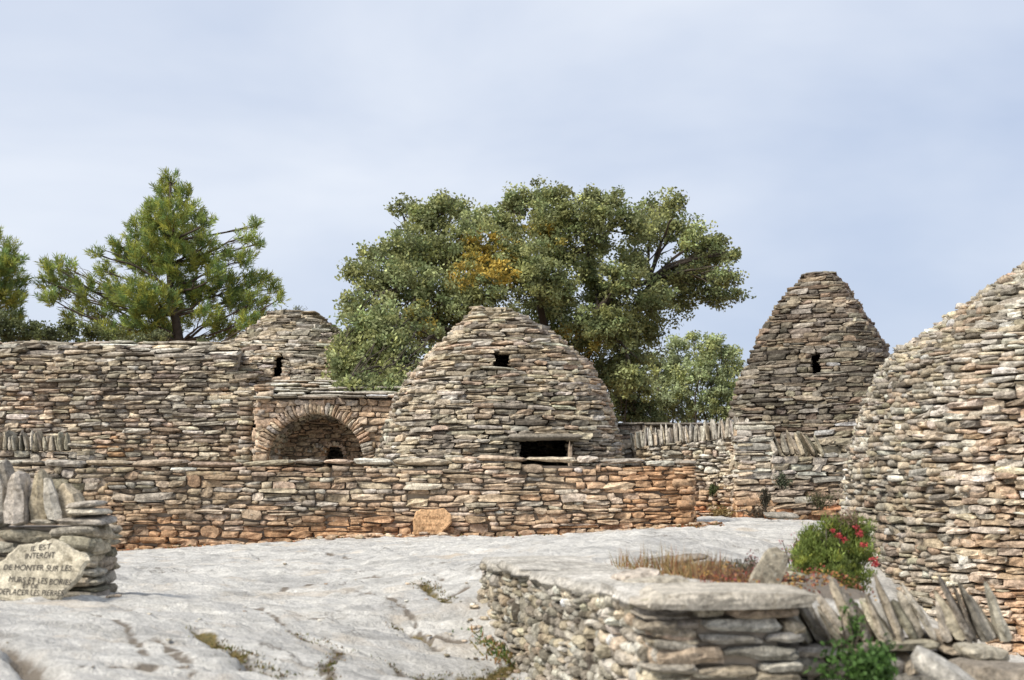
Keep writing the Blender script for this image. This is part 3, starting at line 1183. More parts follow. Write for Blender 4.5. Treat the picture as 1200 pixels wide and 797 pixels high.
# vault lining and back wall
YB = YO + 1.7
for row in range(7):
    y0 = YO + .38 + row * .2
    ang = -10 - R.random() * 5
    while ang < 190:
        da = R.uniform(5, 11)
        am = math.radians(ang + da / 2)
        rad = Vector((math.cos(am) / arad, 0, math.sin(am) / ry)).normalized()
        q = Vector((acx + arad * math.cos(am), y0 + .1, acz + ry * math.sin(am))) + rad * (.13 + R.gauss(0, .02))
        Bm = Matrix((rad, Vector((0, 1, 0)), rad.cross(Vector((0, 1, 0))))).transposed() @ Matrix.Diagonal((.3, .24, math.radians(da) * arad * 1.1))
        OVEN.st.append((Bm, q, 'far', R.randrange(18), pick({'grey': 1, 'beige': 1, 'dark': 1, 'pink': .6}), q - rad * .15, -rad, .24, .14, 'stone'))
        ang += da
bx0, bx1 = acx - arad - .1, acx + arad + .1
dox, dow = P(392, 530, YB).x, .17
dzt = zrel(523, YB)


def oven_door(z):
    q = (z - (dzt - dow)) / dow
    if q >= 1:
        return None
    w = dow * (math.sqrt(1 - q * q) if q > 0 else 1)
    return (dox - w - bx0, dox + w - bx0)


lay_line(OVEN, (bx0, YB), (bx1, YB), lambda s: -.1, lambda s: acz + ry + .1, .085, .2, lambda *q: warm(pick({'pink': 1.4, 'beige': 1.0, 'grey': .3}), .3), 'far', openings=[oven_door], seed=17, jut=.012)
for cxx, czz, rr, nm, n2 in ((dox, dzt - dow, dow + .055, 'door_arch_stone', 9), (P(372, 530, YB).x, zrel(531, YB), .16, 'niche_stone', 7)):
    for k in range(n2):
        am = math.pi * (k + .5) / n2
        rad = Vector((math.cos(am), 0, math.sin(am)))
        q = Vector((cxx, YB - .02, czz)) + rad * rr
        Bm = Matrix((rad, Vector((0, 1, 0)), rad.cross(Vector((0, 1, 0))))).transposed() @ Matrix.Diagonal((.10, .16, math.pi / n2 * rr * 1.05))
        OVEN.st.append((Bm, q, 'far', R.randrange(18), pick({'pink': 1, 'orange': .6, 'beige': .6} if n2 == 9 else {'pale': 1, 'beige': .5}), q - Vector((0, .1, 0)), Vector((0, -1, 0)), .1, .07, nm))
# inner masonry mass: front ring, sides, back with the oven mouth left open
def oven_core():
    V, Fc = [], []

    def quad(*q):
        i = len(V)
        V.extend(q)
        Fc.append(tuple(range(i, i + len(q))))
    yf, yb2 = YO + .11, YB + 1.5
    zt2 = oz_top - .02
    n3 = 40
    prev = None
    for k in range(n3 + 1):
        am = math.pi * k / n3
        x, z = acx - (arad + .16) * math.cos(am), acz + (ry + .16) * math.sin(am)
        if prev:
            quad((prev[0], yf, prev[1]), (x, yf, z), (x, yf, zt2), (prev[0], yf, zt2))
            quad((prev[0], yf, prev[1]), (prev[0], YB + .1, prev[1]), (x, YB + .1, z), (x, yf, z))
        prev = (x, z)
    for xa, xb in ((ox0 + .1, acx - arad - .16), (acx + arad + .16, ox1 - .1)):
        quad((xa, yf, -.4), (xb, yf, -.4), (xb, yf, zt2), (xa, yf, zt2))
    for xx in (acx - arad - .16, acx + arad + .16):
        quad((xx, yf, -.4), (xx, YB + .1, -.4), (xx, YB + .1, acz), (xx, yf, acz))
    for xx in (ox0 + .1, ox1 - .1):
        quad((xx, yf, -.4), (xx, yb2, -.4), (xx, yb2, zt2 + .5), (xx, yf, zt2))
    quad((ox0 + .1, yf, zt2), (ox1 - .1, yf, zt2), (ox1 - .1, yb2, zt2 + .5), (ox0 + .1, yb2, zt2 + .5))
    # back wall behind the facing, with the mouth
    yb3 = YB + .12
    for xa, xb, za, zb2 in ((bx0 - .1, dox - dow, -.4, acz + ry + .3), (dox + dow, bx1 + .1, -.4, acz + ry + .3), (dox - dow, dox + dow, dzt + .02, acz + ry + .3)):
        quad((xa, yb3, za), (xb, yb3, za), (xb, yb3, zb2), (xa, yb3, zb2))
    quad((ox0 + .1, yb2, -.4), (ox1 - .1, yb2, -.4), (ox1 - .1, yb2, zt2 + .5), (ox0 + .1, yb2, zt2 + .5))
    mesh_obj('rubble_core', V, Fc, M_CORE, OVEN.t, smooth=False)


oven_core()
lay_line(OVEN, (ox0, YO + 2.2), (ox0, YO), lambda s: -.1, lambda s: oz_top + .3, .12, .3, col_oven, 'far', seed=19)
# slab roof: overlapping courses stepping back and up
for k in range(7):
    y0 = YO - .14 + k * .26
    z0 = oz_top + .03 + k * .072
    s = ox0 - .08 + R.random() * .1
    while s < ox1 + .1:
        ln = R.uniform(.35, .95)
        OVEN.put((s + ln / 2, y0 + R.gauss(0, .025), z0 + R.gauss(0, .012)), (1, 0, R.gauss(0, .008)), (0, -1, 0), ln, .55, R.uniform(.055, .075), pick({'pale': 2.4, 'grey': .7, 'pink': .3}), 'slab',
                 roll=.8, yaw=2, pitch=2, name='roof_slab')
        s += ln + .01
print('oven', OVEN.finish(lambda x, y: y > 541))

# ---------------------------------------------------------------- walls in the right middle distance
def col_rm(x, y, z):
    o = float(fbm(x * .6, y * .5, z * .9, 211, 3))
    low = max(0, zrel(555, 23) - z)
    wo = low * 3.2 * (.4 + o) + max(0, (o - .55) * 4)
    if z < zrel(592, 23):
        return pick({'orange': 1.2, 'red': .7, 'pink': .8, 'beige': .2})
    return warm(pick({'grey': 1.1, 'beige': 1.3, 'pale': 1.6, 'pink': .3 + wo * .4, 'dark': .1}), wo * .36)


YC = 25.5
BACK = Masonry('dry_stone_wall', 'dark flat-topped back wall in the gap right of the middle hut', 'stone wall', (P(775, 560, YC).x, YC, 0))
a, b = (P(722, 560, YC).x, YC), (P(880, 560, YC).x, YC)
cb = col_hut(221, .15, 1.6)
zt2 = lambda s: zrel(498, YC)
lay_line(BACK, a, b, lambda s: 0, zt2, .095, .3, cb, 'far', seed=21)
core_box(BACK, a, b, lambda s: 0, zt2, .6)
s = a[0]
while s < b[0]:
    ln = R.uniform(.4, .8)
    BACK.put((s + ln / 2, YC - .03, zrel(497, YC)), (1, 0, 0), (0, -1, 0), ln, .6, .08, pick({'grey': 1, 'dark': .6, 'beige': .5}), 'slab', roll=.8, yaw=1, pitch=1, name='coping_slab')
    s += ln + .01
print('back', BACK.finish(lambda x, y: y > 548))

CURV = Masonry('dry_stone_wall', 'curving wall with a pale crest of upright stones between middle hut and orange pier', 'stone wall', (P(810, 600, 23.5).x, 23.7, 0))
pts = [P(742, 530, 24.3), P(760, 530, 23.9), P(800, 530, 23.7), P(840, 530, 23.3), P(872, 530, 22.6)]
tops = [526, 521, 517, 513, 508]
ptsxy = [(p.x, p.y) for p in pts]
for k in range(4):
    a, b = ptsxy[k], ptsxy[k + 1]
    Lw = math.hypot(b[0] - a[0], b[1] - a[1])
    z1_, z2_ = zrel(tops[k], a[1]), zrel(tops[k + 1], b[1])
    zt3 = lambda s, z1_=z1_, z2_=z2_, Lw=Lw: z1_ + (z2_ - z1_) * s / Lw
    lay_line(CURV, a, b, lambda s: .1, zt3, .075, .2, col_rm, 'round', seed=24 + k, jut=.03)
    core_box(CURV, a, b, lambda s: .1, zt3, .5)
    upright_row(CURV, [a, b], lambda x, y, a=a, zt3=zt3: zt3(math.hypot(x - a[0], y - a[1])) - .03, .32, .042, -3, lambda *q: pick({'pale': 2.2, 'grey': .8, 'beige': .4}), yawj=14, hvar=.32, fit=1.3, dirv=(.16, 1))
print('curv', CURV.finish())

YP = 22.4
PIER = Masonry('dry_stone_wall', 'orange-footed wall with a squared pier and a short row of leaning coping stones', 'stone wall', (P(930, 600, YP).x, YP, gz(5, YP)))
a, b, c_ = (P(864, 560, YP).x, YP), (P(908, 560, YP).x, YP), (P(1030, 560, YP + .3).x, YP + .3)
zg = lambda s: gz(a[0] + s, YP - .2)
lay_line(PIER, a, b, zg, lambda s: zrel(497, YP), .105, .34, col_rm, 'far', seed=31)
lay_line(PIER, (a[0], YP + 1.2), a, lambda s: .1, lambda s: zrel(497, YP), .105, .3, col_rm, 'far', seed=32)
lay_line(PIER, b, c_, zg, lambda s: zrel(530, YP), .1, .32, col_rm, 'far', seed=34)
core_box(PIER, a, b, zg, lambda s: zrel(500, YP), .7)
core_box(PIER, b, c_, zg, lambda s: zrel(532, YP), .6)
upright_row(PIER, [b, (P(968, 560, YP).x, YP + .15)], lambda x, y: zrel(533, YP), .44, .085, -20, lambda *q: pick({'olive': 1.2, 'grey': 1, 'beige': .6}), depth=.4, hvar=.12, yawj=6, fit=1.05, dirv=(.22, 1))
lay_line(PIER, (P(968, 560, YP).x, YP + .15), c_, lambda s: zrel(533, YP), lambda s: zrel(512, YP), .12, .3, lambda *q: pick({'grey': 1, 'pale': .8, 'orange': .25, 'beige': .6}), 'far', seed=36)
for k in range(3):
    PIER.put((P(868 + 14 * k + 8, 500, YP).x, YP - .02, zrel(496, YP)), (1, 0, 0), (0, -1, 0), .3, .6, .08, pick({'grey': 1, 'beige': .5}), 'slab', roll=2, name='coping_slab')
print('pier', PIER.finish())

# ---------------------------------------------------------------- near hut at the right edge
DN = 14.6
rows = [(775, 987, 1640), (640, 989, 1600), (560, 992, 1578), (500, 1002, 1555), (455, 1014, 1530), (425, 1027, 1505), (404, 1044, 1480), (393, 1060, 1460), (363, 1100, 1425), (330, 1145, 1385), (293, 1197, 1330), (275, 1228, 1295)]
pr = profile(DN, rows)
ncx = pr[0][2]
pr = [(z, h, c - ncx) for z, h, c in pr]


def col_near(x, y, z):
    o = float(fbm(x * .5, y * .5, z * .5, 241, 3))
    px = proj((x, y, z))
    d = float(fbm(x * .4, y * .4, z * .8, 247, 3))
    wo = max(0, (x - 3.9) * 1.0) * max(0, 2.3 - z) * max(0, o - .28) * 2.2
    return warm(pick({'grey': 1.3, 'beige': 1.0, 'pale': 1.3, 'dark': .2 + max(0, (d - .5) * 6), 'olive': .3, 'pink': .25 + wo * .5}), wo * .42)


NEARH = Masonry('stone_hut', 'large pale stone hut cut off by the right edge of the view', 'stone hut', (ncx, DN, pr[0][0]))
pr = [(z, h * .99, c + .22) for z, h, c in pr]
hut(NEARH, (ncx, DN), pr, .063, .18, col_near, rot=math.radians(4), ratio=.9, n_lo=4.2, n_hi=2.4, kind='far', seed=14, jut=.024, roll=3, tilt=4.5, depth=.3, wave=.08)
print('nearh', NEARH.finish())

# ---------------------------------------------------------------- low wall in the foreground
NW = Masonry('dry_stone_wall', 'pale low foreground wall ending in a squared pillar capped by one thick slab', 'stone wall', (WA[0], 6.4, gz(WA[0], 5.5)), near=True)
LWall = math.hypot(WA[0] - WB[0], WA[1] - WB[1])
zgl = lambda s: gz(WB[0] + (WA[0] - WB[0]) * s / LWall - .12, WB[1] + (WA[1] - WB[1]) * s / LWall) - .03
cnear = lambda *q: pick({'pale': 1.3, 'beige': 1.2, 'grey': 1.0, 'dark': .2, 'pink': .12})
ztn = lambda s: TOPZ - .06 - .05 * (1 - s / LWall)
lay_line(NW, WB, WA, zgl, ztn, .052, .105, cnear, 'near', seed=41, jut=.014, roll=5, big=.12, depth=.2, wave=.05, tilt=6)
core_box(NW, WB, WA, zgl, ztn, .55, inset=.09)
EB = (W_RIGHT, WA[1] + .05)
cend = lambda *q: pick({'beige': 1.8, 'grey': .9, 'olive': .4, 'pale': .8, 'pink': .2})
lay_line(NW, WA, EB, lambda s: -.45, lambda s: TOPZ - .012, .058, .25, cend, 'near', seed=43, jut=.012, roll=1.5, big=.03, depth=.35, wave=.02)
core_box(NW, (WA[0] + .05, WA[1]), EB, lambda s: -.45, lambda s: TOPZ - .1, .5, inset=.09)
# cap slab of the pillar
single(NW, ((WA[0] + W_RIGHT) / 2 + .015, WA[1] + .23, TOPZ - .04), (W_RIGHT - WA[0] + .06, .58, .095), (0, .5, 1), (.53, .485, .41), 'block', 'cap_slab')
# pale slabs along the top of the side wall
s = 0.0
while s < LWall - .25:
    ln = R.uniform(.45, .85)
    if s + ln > LWall - .45:
        ln = LWall - .22 - s
    f = (s + ln / 2) / LWall
    t = Vector((WA[0] - WB[0], WA[1] - WB[1], 0)).normalized()
    cx, cy = WB[0] + (WA[0] - WB[0]) * f - t.y * .36, WB[1] + (WA[1] - WB[1]) * f + t.x * .36
    single(NW, (cx, cy, TOPZ - .075 + R.gauss(0, .008) - .05 * (1 - f)), (ln * 1.02, R.uniform(.72, .85), .10), (R.gauss(0, 1), R.gauss(0, .8), math.degrees(math.atan2(t.y, t.x)) + R.gauss(0, 3)), (.60, .57, .515), 'slab', 'coping_slab', n=(-.5, -.5, .6))
    s += ln + .01
for (px_, py_, D_, sz, rz) in ((770, 678, 6.9, (.34, .2, .07), 5), (835, 681, 6.6, (.3, .14, .05), -4), (745, 672, 7.3, (.25, .22, .09), 20)):
    q = P(px_, py_, D_)
    single(NW, (q.x, q.y, TOPZ - .04), sz, (R.gauss(0, 3), R.gauss(0, 3), rz), pick({'pale': 1, 'grey': .6}), 'near', 'stone')
print('nearwall', NW.finish(limit=330))

# wall with tall leaning coping to the right of the pillar
CW = Masonry('dry_stone_wall', 'mossy foreground wall with a row of dark slabs leaning left at lower right', 'stone wall', (P(1070, 760, 6.3).x, 6.5, -.2), near=True)
ca, cb_ = (W_RIGHT + .02, 6.2), (P(1178, 740, 6.45).x, 6.45)
cw_z = zrel(752, 6.3)
clich = lambda *q: pick({'olive': 1.3, 'grey': 1.3, 'beige': .6, 'dark': .6, 'pale': .4})
lay_line(CW, ca, cb_, lambda s: -.5, lambda s: cw_z - .07, .075, .22, clich, 'near', seed=47, jut=.02, depth=.3, wave=.02)
core_box(CW, ca, cb_, lambda s: -.5, lambda s: cw_z - .06, .5, inset=.09)
Lc = math.hypot(cb_[0] - ca[0], cb_[1] - ca[1])
tcw = Vector((cb_[0] - ca[0], cb_[1] - ca[1], 0)) / Lc
s = .0
for ln in (.28, .17, .33, .24):
    q = Vector((ca[0], ca[1], 0)) + tcw * (s + ln / 2)
    CW.put((q.x, q.y - .03, cw_z - .035), tcw, (tcw.y, -tcw.x, 0), ln * .98, .4, .06, clich(), 'near', roll=1.5)
    s += ln
upright_row(CW, [(ca[0], ca[1] + .05), cb_], lambda x, y: cw_z - .01, .285, .052, -24, clich, depth=.28, hvar=.26, yawj=3, pitch=3, fit=1.12, dirv=(.27, 1))
single(CW, P(955, 722, 6.3) + Vector((0, .12, 0)), (.16, .2, .07), (70, 20, 80), PAL['grey'], 'near', 'coping_stone')
print('copwall', CW.finish())

# slabs lying at the lower right corner
def loose(name, label, c, size, rot, col, kind='slab', group=None, cat='stone'):
    o = bpy.data.objects.new(name, stone_mesh(kind, R.randrange(len(SHAPES[kind])), M_NEAR_O))
    C.objects.link(o)
    o.location = c
    o.rotation_euler = [math.radians(a) for a in rot]
    o.scale = size
    o.color = col + (1,)
    return tag(o, label, cat, group)


loose('stone_slab', 'dark broad slab lying in the lower right corner under the leaning stones', P(1186, 797, 5.75), (.5, .5, .17), (-3, 0, -3), (.29, .25, .20))
loose('stone_slab', 'small pale stone wedged above the broad corner slab', P(1150, 764, 6.1), (.24, .2, .07), (4, 6, 5), (.42, .38, .30), 'near')
loose('stone_slab', 'bright narrow slab slanting down beside the dark corner slab', P(1112, 792, 5.5), (.34, .16, .10), (10, 32, -12), (.56, .53, .47))
loose('stone_slab', 'thin grey slab lying flat at the foot of the orange-footed wall', P(915, 604, 21.6), (.55, .35, .12), (4, 2, 3), (.40, .37, .32))
loose('standing_stone', 'pointed pale stone standing upright behind the capped pillar', P(903, 668, 7.0), (.24, .17, .08), (80, -64, 8), (.40, .36, .28), 'cope')

# ---------------------------------------------------------------- wall and painted stone at the left
YW = 9.15
SW = Masonry('dry_stone_wall', 'short lichened wall end with big upright stones at the left edge', 'stone wall', (P(40, 690, YW).x, YW + .2, gz(-3.4, YW)), near=True)
sa, sb = (P(-150, 690, YW).x, YW), (P(110, 690, YW).x, YW)
zgs = lambda s: gz(sa[0] + s, YW - .1) - .02
cl_l = lambda *q: pick({'olive': 1.0, 'grey': 1.2, 'beige': 1.1, 'pale': .3})
ztop_s = zrel(612, YW)
lay_line(SW, sa, sb, zgs, lambda s: ztop_s, .072, .30, cl_l, 'near', seed=51, jut=.02, depth=.32, roll=2.5, wave=.02)
lay_line(SW, sb, (sb[0], YW + .6), lambda s: zgs(1.6), lambda s: ztop_s, .072, .25, cl_l, 'near', seed=53, jut=.02, depth=.3)
core_box(SW, sa, sb, zgs, lambda s: ztop_s, .55, inset=.09)
for (x0, x1, yt, yb_, le, th) in ((-60, -38, 556, 616, -4, .3), (-36, -14, 548, 616, 3, .3), (-12, 5, 545, 618, -8, .3), (2, 15, 541, 606, -10, .22), (12, 33, 553, 614, -5, .32), (30, 45, 566, 613, 4, .2), (40, 58, 553, 615, -4, .3), (56, 70, 560, 613, -16, .25),
                                 (64, 88, 566, 612, -28, .22)):
    p0, p1 = P((x0 + x1) / 2, yb_, YW + .1), P((x0 + x1) / 2, yt, YW + .1)
    hgt = p1.z - p0.z
    w = (x1 - x0) / F * YW
    lr = math.radians(le)
    up = Vector((math.sin(lr), 0, math.cos(lr)))
    Bm = Matrix((up, Vector((0, 1, 0)), up.cross(Vector((0, 1, 0))))).transposed() @ Matrix.Rotation(math.radians(R.gauss(0, 8)), 3, 'X') @ Matrix.Diagonal((hgt * 1.06, th, w * 1.5))
    SW.st.append((Bm, (p0 + p1) / 2 + Vector((R.uniform(-.02, .02), R.uniform(0, .08), 0)), 'cope', R.randrange(16), pick({'pale': 1.2, 'grey': .8, 'beige': .5}), p0, Vector((0, -1, 0)), hgt, w, 'coping_stone'))
for (xx, yy, ln, th, ro) in ((93, 592, .25, .06, -7), (96, 600, .27, .06, 0), (94, 610, .36, .055, 2), (50, 612, .2, .05, 4)):
    q = P(xx, yy, YW)
    single(SW, q + Vector((0, .15, 0)), (ln, .36, th), (R.gauss(0, 2), ro, R.gauss(0, 4)), pick({'grey': 1.2, 'pale': .6, 'olive': .4}), 'near', 'coping_stone')
print('signwall', SW.finish())


def sign_slab(name, label, outline, D, thick, lean, col, mat, lines, seed, ink):
    """flat stone with an irregular outline given in photo pixels, leaning back, with hand-painted lettering"""
    rr = random.Random(seed)
    base_y = max(q[1] for q in outline)
    mx = sum(q[0] for q in outline) / len(outline)
    org = P(mx, base_y, D)
    org.z = gz(org.x, org.y) - .01
    off_z = org.z - P(mx, base_y, D).z
    pts = []
    for i, (x, y) in enumerate(outline):           # subdivide outline and roughen it
        x2, y2 = outline[(i + 1) % len(outline)]
        for k in range(4):
            f = k / 4
            q = P(x + (x2 - x) * f, y + (y2 - y) * f, D)
            pts.append((q.x - org.x + rr.gauss(0, .004), (q.z + off_z - org.z) * 1.12 + rr.gauss(0, .004)))
    t = thing(name, label, 'painted stone', org)
    t.rotation_euler = (math.radians(-lean), 0, math.radians(2))
    n = len(pts)
    cx, cz = sum(p[0] for p in pts) / n, sum(p[1] for p in pts) / n
    V, Fc = [], []
    for (sc, y) in ((.0, 0), (.5, 0), (.93, 0), (1.0, .012), (1.0, thick * .8), (.95, thick), (0, thick)):
        for p in pts:
            yy = y + (rr.gauss(0, .003) if sc > .95 else 0)
            V.append((cx + (p[0] - cx) * sc, yy, cz + (p[1] - cz) * sc))
    for r_ in range(6):
        for k in range(n):
            k2 = (k + 1) % n
            Fc.append((r_ * n + k, r_ * n + k2, (r_ + 1) * n + k2, (r_ + 1) * n + k))
    o = mesh_obj('slab', V, Fc, mat, t, smooth=False, loc=(0, 0, 0))
    o.color = col + (1,)
    Vt, Ft = [], []
    for (txt, x0, x1, yb2, size, rise) in lines:
        cu = bpy.data.curves.new('lettering', 'FONT')
        cu.body = txt
        cu.size = 1
        cu.shear = .12
        tmp = bpy.data.objects.new('lettering', cu)
        C.objects.link(tmp)
        dg = bpy.context.evaluated_depsgraph_get()
        me = bpy.data.meshes.new_from_object(tmp.evaluated_get(dg))
        bpy.data.objects.remove(tmp)
        co = np.array([v.co[:] for v in me.vertices])
        fs = [tuple(p.vertices) for p in me.polygons]
        bpy.data.meshes.remove(me)
        w = co[:, 0].max()
        a, b = P(x0, yb2, D), P(x1, yb2 - rise, D)
        hh = size / F * D
        Vt, Ft, off = [], [], 0
        for (x, y, _z) in co:
            f = x / w
            jx = (float(vnoise(f * len(txt) * .9, y * 1.5, 3, seed)) - .5) * .006
            jz = (float(vnoise(f * len(txt) * .7, 1, y * 1.2, seed + 3)) - .5) * .009
            Vt.append((a.x + (b.x - a.x) * f + jx - org.x, -.003, (a.z + off_z - org.z + (b.z - a.z) * f) * 1.12 + y * hh / .68 + jz))
        Ft += [tuple(i + off for i in q) for q in fs]
        mesh_obj('lettering', Vt, Ft, ink, t, smooth=False, loc=(0, 0, 0))
    return t


sign_slab('painted_stone', 'pale stone slab hand-painted with a French warning leaning on the left wall end',
          [(-22, 690), (-18, 664), (2, 652), (17, 637), (38, 636), (56, 630), (72, 636), (82, 642), (96, 646), (100, 653), (90, 672), (78, 686), (68, 696), (45, 698), (22, 697), (0, 696)],
          8.72, .06, 12, (.68, .62, .49), M_SIGN,
          [('IL EST', 31, 56, 645, 6.5, 3), ('INTERDIT', 25, 61, 653, 6.5, 2), ('DE MONTER SUR LES', 1, 81, 664.5, 6.5, -1), ('MURS ET LES BORIES', 8, 82, 677, 6.5, -3.5), ('ET DE', 25, 44, 684, 5.5, 0), ('DEPLACER LES PIERRES', -3, 74, 690, 6.5, -2)], 5, M_PAINT)
sign_slab('painted_stone', 'small orange stone with faded lettering propped against the long wall',
          [(484, 625), (484, 608), (487, 600), (494, 597), (510, 598), (520, 596), (528, 602), (530, 611), (524, 617), (517, 624), (500, 626)],
          FW_Y - .22, .10, 8, (.68, .43, .24), M_SIGN,
          [('IL EST INTERDIT', 490, 521, 607.5, 3.2, -.5), ('DE MONTER SUR LES', 489, 518, 615, 2.6, -.5), ('MURS ET BORIES', 490, 510, 621, 2.2, 0)], 9, M_PAINT2)


# ---------------------------------------------------------------- vegetation
def unit(n):
    v = NP.normal(size=(n, 3))
    return v / np.linalg.norm(v, axis=1)[:, None]


def leaf_mesh(name, ctr, axis, length, width, col, parent, mat=M_LEAF):
    """one quad (a folded diamond) per leaf. ctr (n,3), axis (n,3) unit, length/width arrays"""
    n = len(ctr)
    r = unit(n)
    side = np.cross(axis, r)
    side /= np.linalg.norm(side, axis=1)[:, None] + 1e-9
    l, w = np.asarray(length).reshape(-1, 1) * np.ones((n, 1)), np.asarray(width).reshape(-1, 1) * np.ones((n, 1))
    V = np.stack([ctr - axis * l * .5, ctr + side * w * .5, ctr + axis * l * .5, ctr - side * w * .5], 1).reshape(-1, 3)
    Fc = np.arange(n * 4).reshape(n, 4)
    return mesh_obj(name, V, Fc, mat, parent, np.repeat(col, 4, axis=0), smooth=False)


def tube(V, Fc, pts, radii, k=6):
    base = len(V)
    for i, (p, r) in enumerate(zip(pts, radii)):
        d = (pts[min(i + 1, len(pts) - 1)] - pts[max(i - 1, 0)]).normalized()
        a = d.orthogonal().normalized()
        b = d.cross(a)
        for q in range(k):
            an = 2 * math.pi * q / k
            V.append(p + (a * math.cos(an) + b * math.sin(an)) * r)
    for i in range(len(pts) - 1):
        for q in range(k):
            q2 = (q + 1) % k
            o = base + i * k
            Fc.append((o + q, o + q2, o + k + q2, o + k + q))


def limb(V, Fc, a, b, r0, r1, sag=.15, seg=6):
    pts, rad = [], []
    l = (b - a).length
    j = Vector((R.gauss(0, .06), R.gauss(0, .06), R.gauss(0, .03))) * l
    for i in range(seg + 1):
        f = i / seg
        p = a.lerp(b, f) + Vector((0, 0, sag * l * math.sin(f * math.pi))) + j * math.sin(f * math.pi) + Vector((R.gauss(0, 1), R.gauss(0, 1), R.gauss(0, 1))) * (.012 * l if 0 < f < 1 else 0)
        pts.append(p)
        rad.append(r0 + (r1 - r0) * f)
    tube(V, Fc, pts, rad)
    return pts


def lobes_px(lst, D, zspread, seed=0):
    rr = random.Random(seed)
    out = []
    for q in lst:
        px, py, r = q[:3]
        dz = q[3] if len(q) > 3 else rr.uniform(-zspread, zspread)
        c = P(px, py, D + dz)
        out.append((c, r / F * (D + dz)))
    return out


def crown_points(lobes, clumps_per_m2, leaves, clump_r, squash=.85, shell=.55):
    """leaf centres grouped in small clumps spread through ellipsoidal lobes"""
    cc, hh = [], []
    for (c, r) in lobes:
        n = max(6, int(clumps_per_m2 * r * r))
        d = unit(n)
        rad = r * (shell + (1 - shell) * NP.rand(n, 1)) * (1 + NP.normal(0, .19, (n, 1)))
        q = np.array(c) + d * rad * np.array([1, 1, squash])
        cc.append(q)
    cc = np.vstack(cc)
    m = len(cc)
    n = m * leaves
    idx = np.repeat(np.arange(m), leaves)
    off = unit(n) * (NP.rand(n, 1) ** .5) * clump_r * (.6 + .8 * NP.rand(m, 1))[idx]
    off[:, 2] *= .75
    return cc, idx, cc[idx] + off, off


def mixcol(n, base, var, alt=None, altw=0.0):
    b = np.array(base)[None, :] * np.exp(NP.normal(0, var, (n, 1))) * np.exp(NP.normal(0, .06, (n, 3)))
    return b


# --- the big oak behind the middle hut
OD = 34.0
oak_lobes = lobes_px([(405, 405, 24, -5), (398, 435, 18, -6), (425, 425, 40, -6), (440, 380, 42, -5), (415, 355, 24, -4), (450, 335, 40, -3), (418, 320, 20, -3), (470, 295, 38, -2), (455, 450, 28, -7.4), (465, 415, 40, -5.5), (500, 258, 30), (520, 240, 20), (535, 245, 18), (500, 300, 45),
                      (510, 350, 55, -2.5), (540, 290, 45), (560, 340, 50, -2), (585, 262, 26), (560, 262, 24), (600, 240, 24), (590, 300, 45, -1), (625, 232, 26), (650, 228, 20), (640, 270, 40), (620, 320, 45, -1.5), (665, 255, 34), (690, 235, 24), (700, 258, 30), (725, 245, 24), (640, 370, 45),
                      (600, 400, 40), (545, 400, 40), (670, 410, 40), (690, 385, 36), (650, 340, 34, -1), (720, 385, 40), (735, 420, 34), (715, 350, 28), (755, 390, 34), (770, 250, 24), (790, 240, 18), (760, 275, 28), (795, 270, 24), (815, 285, 24), (745, 262, 24),
                      (835, 305, 26), (850, 325, 20), (862, 345, 13), (815, 320, 28), (790, 325, 26), (770, 350, 28), (800, 350, 26), (740, 300, 20), (835, 345, 20), (690, 440, 30), (720, 450, 28), (660, 300, 30), (760, 355, 30), (840, 285, 14), (420, 455, 18, -7.6), (402, 455, 10, -7.6), (440, 462, 14, -7.8), (745, 445, 24),
                      (703, 287, 18), (690, 302, 15), (722, 318, 16), (735, 330, 24), (700, 340, 28), (745, 310, 16), (690, 318, 20), (480, 385, 34, -4), (462, 440, 26, -6.5), (510, 385, 30, -2), (470, 245, 14), (430, 300, 14, -2), (855, 300, 12)], OD, 1.6, 4)
OAK = thing('oak_tree', 'big spreading evergreen oak with yellowing patches behind the middle hut', 'tree', (P(648, 500, OD).x, OD, .2))
V, Fc = [], []
t0 = Vector((P(648, 500, OD).x, OD, 0.0))
fork = P(655, 440, OD)
limb(V, Fc, t0, fork, .30, .22, 0)
forks = [P(560, 390, OD), P(500, 340, OD), P(700, 370, OD - .3), P(760, 330, OD + .2), P(630, 320, OD), P(690, 290, OD + .3)]
par = [fork, forks[0], fork, forks[2], fork, forks[4]]
for q, pq in zip(forks, par):
    limb(V, Fc, pq, q, .13, .07, .06, 8)
for (c, r) in oak_lobes:
    q = min(forks + [fork], key=lambda f: (f - c).length)
    pts_ = limb(V, Fc, q, c, .05, .016, .08, 7)
    for k in range(5):
        limb(V, Fc, pts_[R.randrange(3, 7)], c + Vector(unit(1)[0]) * r * .95, .02, .006, .05, 4)
mesh_obj('trunk', [tuple(v) for v in V], Fc, M_BARK, OAK)
cc, idx, pts_, off = crown_points(oak_lobes, 112, 46, .24, shell=.3)
m = len(cc)
base = np.tile(np.array([.265, .295, .135]), (m, 1)) * np.exp(NP.normal(0, .28, (m, 1)))
hue = NP.rand(m)
base[hue > .62] *= np.array([1.16, 1.10, .95])
base[hue < .22] *= np.array([.80, .88, .84])
for (yx, yy, yr, sc) in ((575, 305, 34, .85), (595, 322, 16, .8), (555, 290, 18, .5), (500, 372, 16, .9), (480, 368, 10, .8), (690, 420, 18, .8), (665, 400, 16, .6), (655, 380, 18, .5), (700, 408, 10, .8), (540, 325, 22, .4), (635, 278, 24, .35)):
    for i in range(m):
        p = proj(cc[i])
        if p and math.hypot(p[0] - yx, p[1] - yy) < yr and cc[i][1] < OD + .4 and NP.rand() < sc * .55:
            base[i] = np.array([.50, .37, .08]) * math.exp(NP.normal(0, .2)) if NP.rand() < .6 else np.array([.36, .31, .08])
col = base[idx] * np.exp(NP.normal(0, .2, (len(idx), 1)))
n = len(pts_)
ax = unit(n) + off / (np.linalg.norm(off, axis=1)[:, None] + 1e-6) * .6
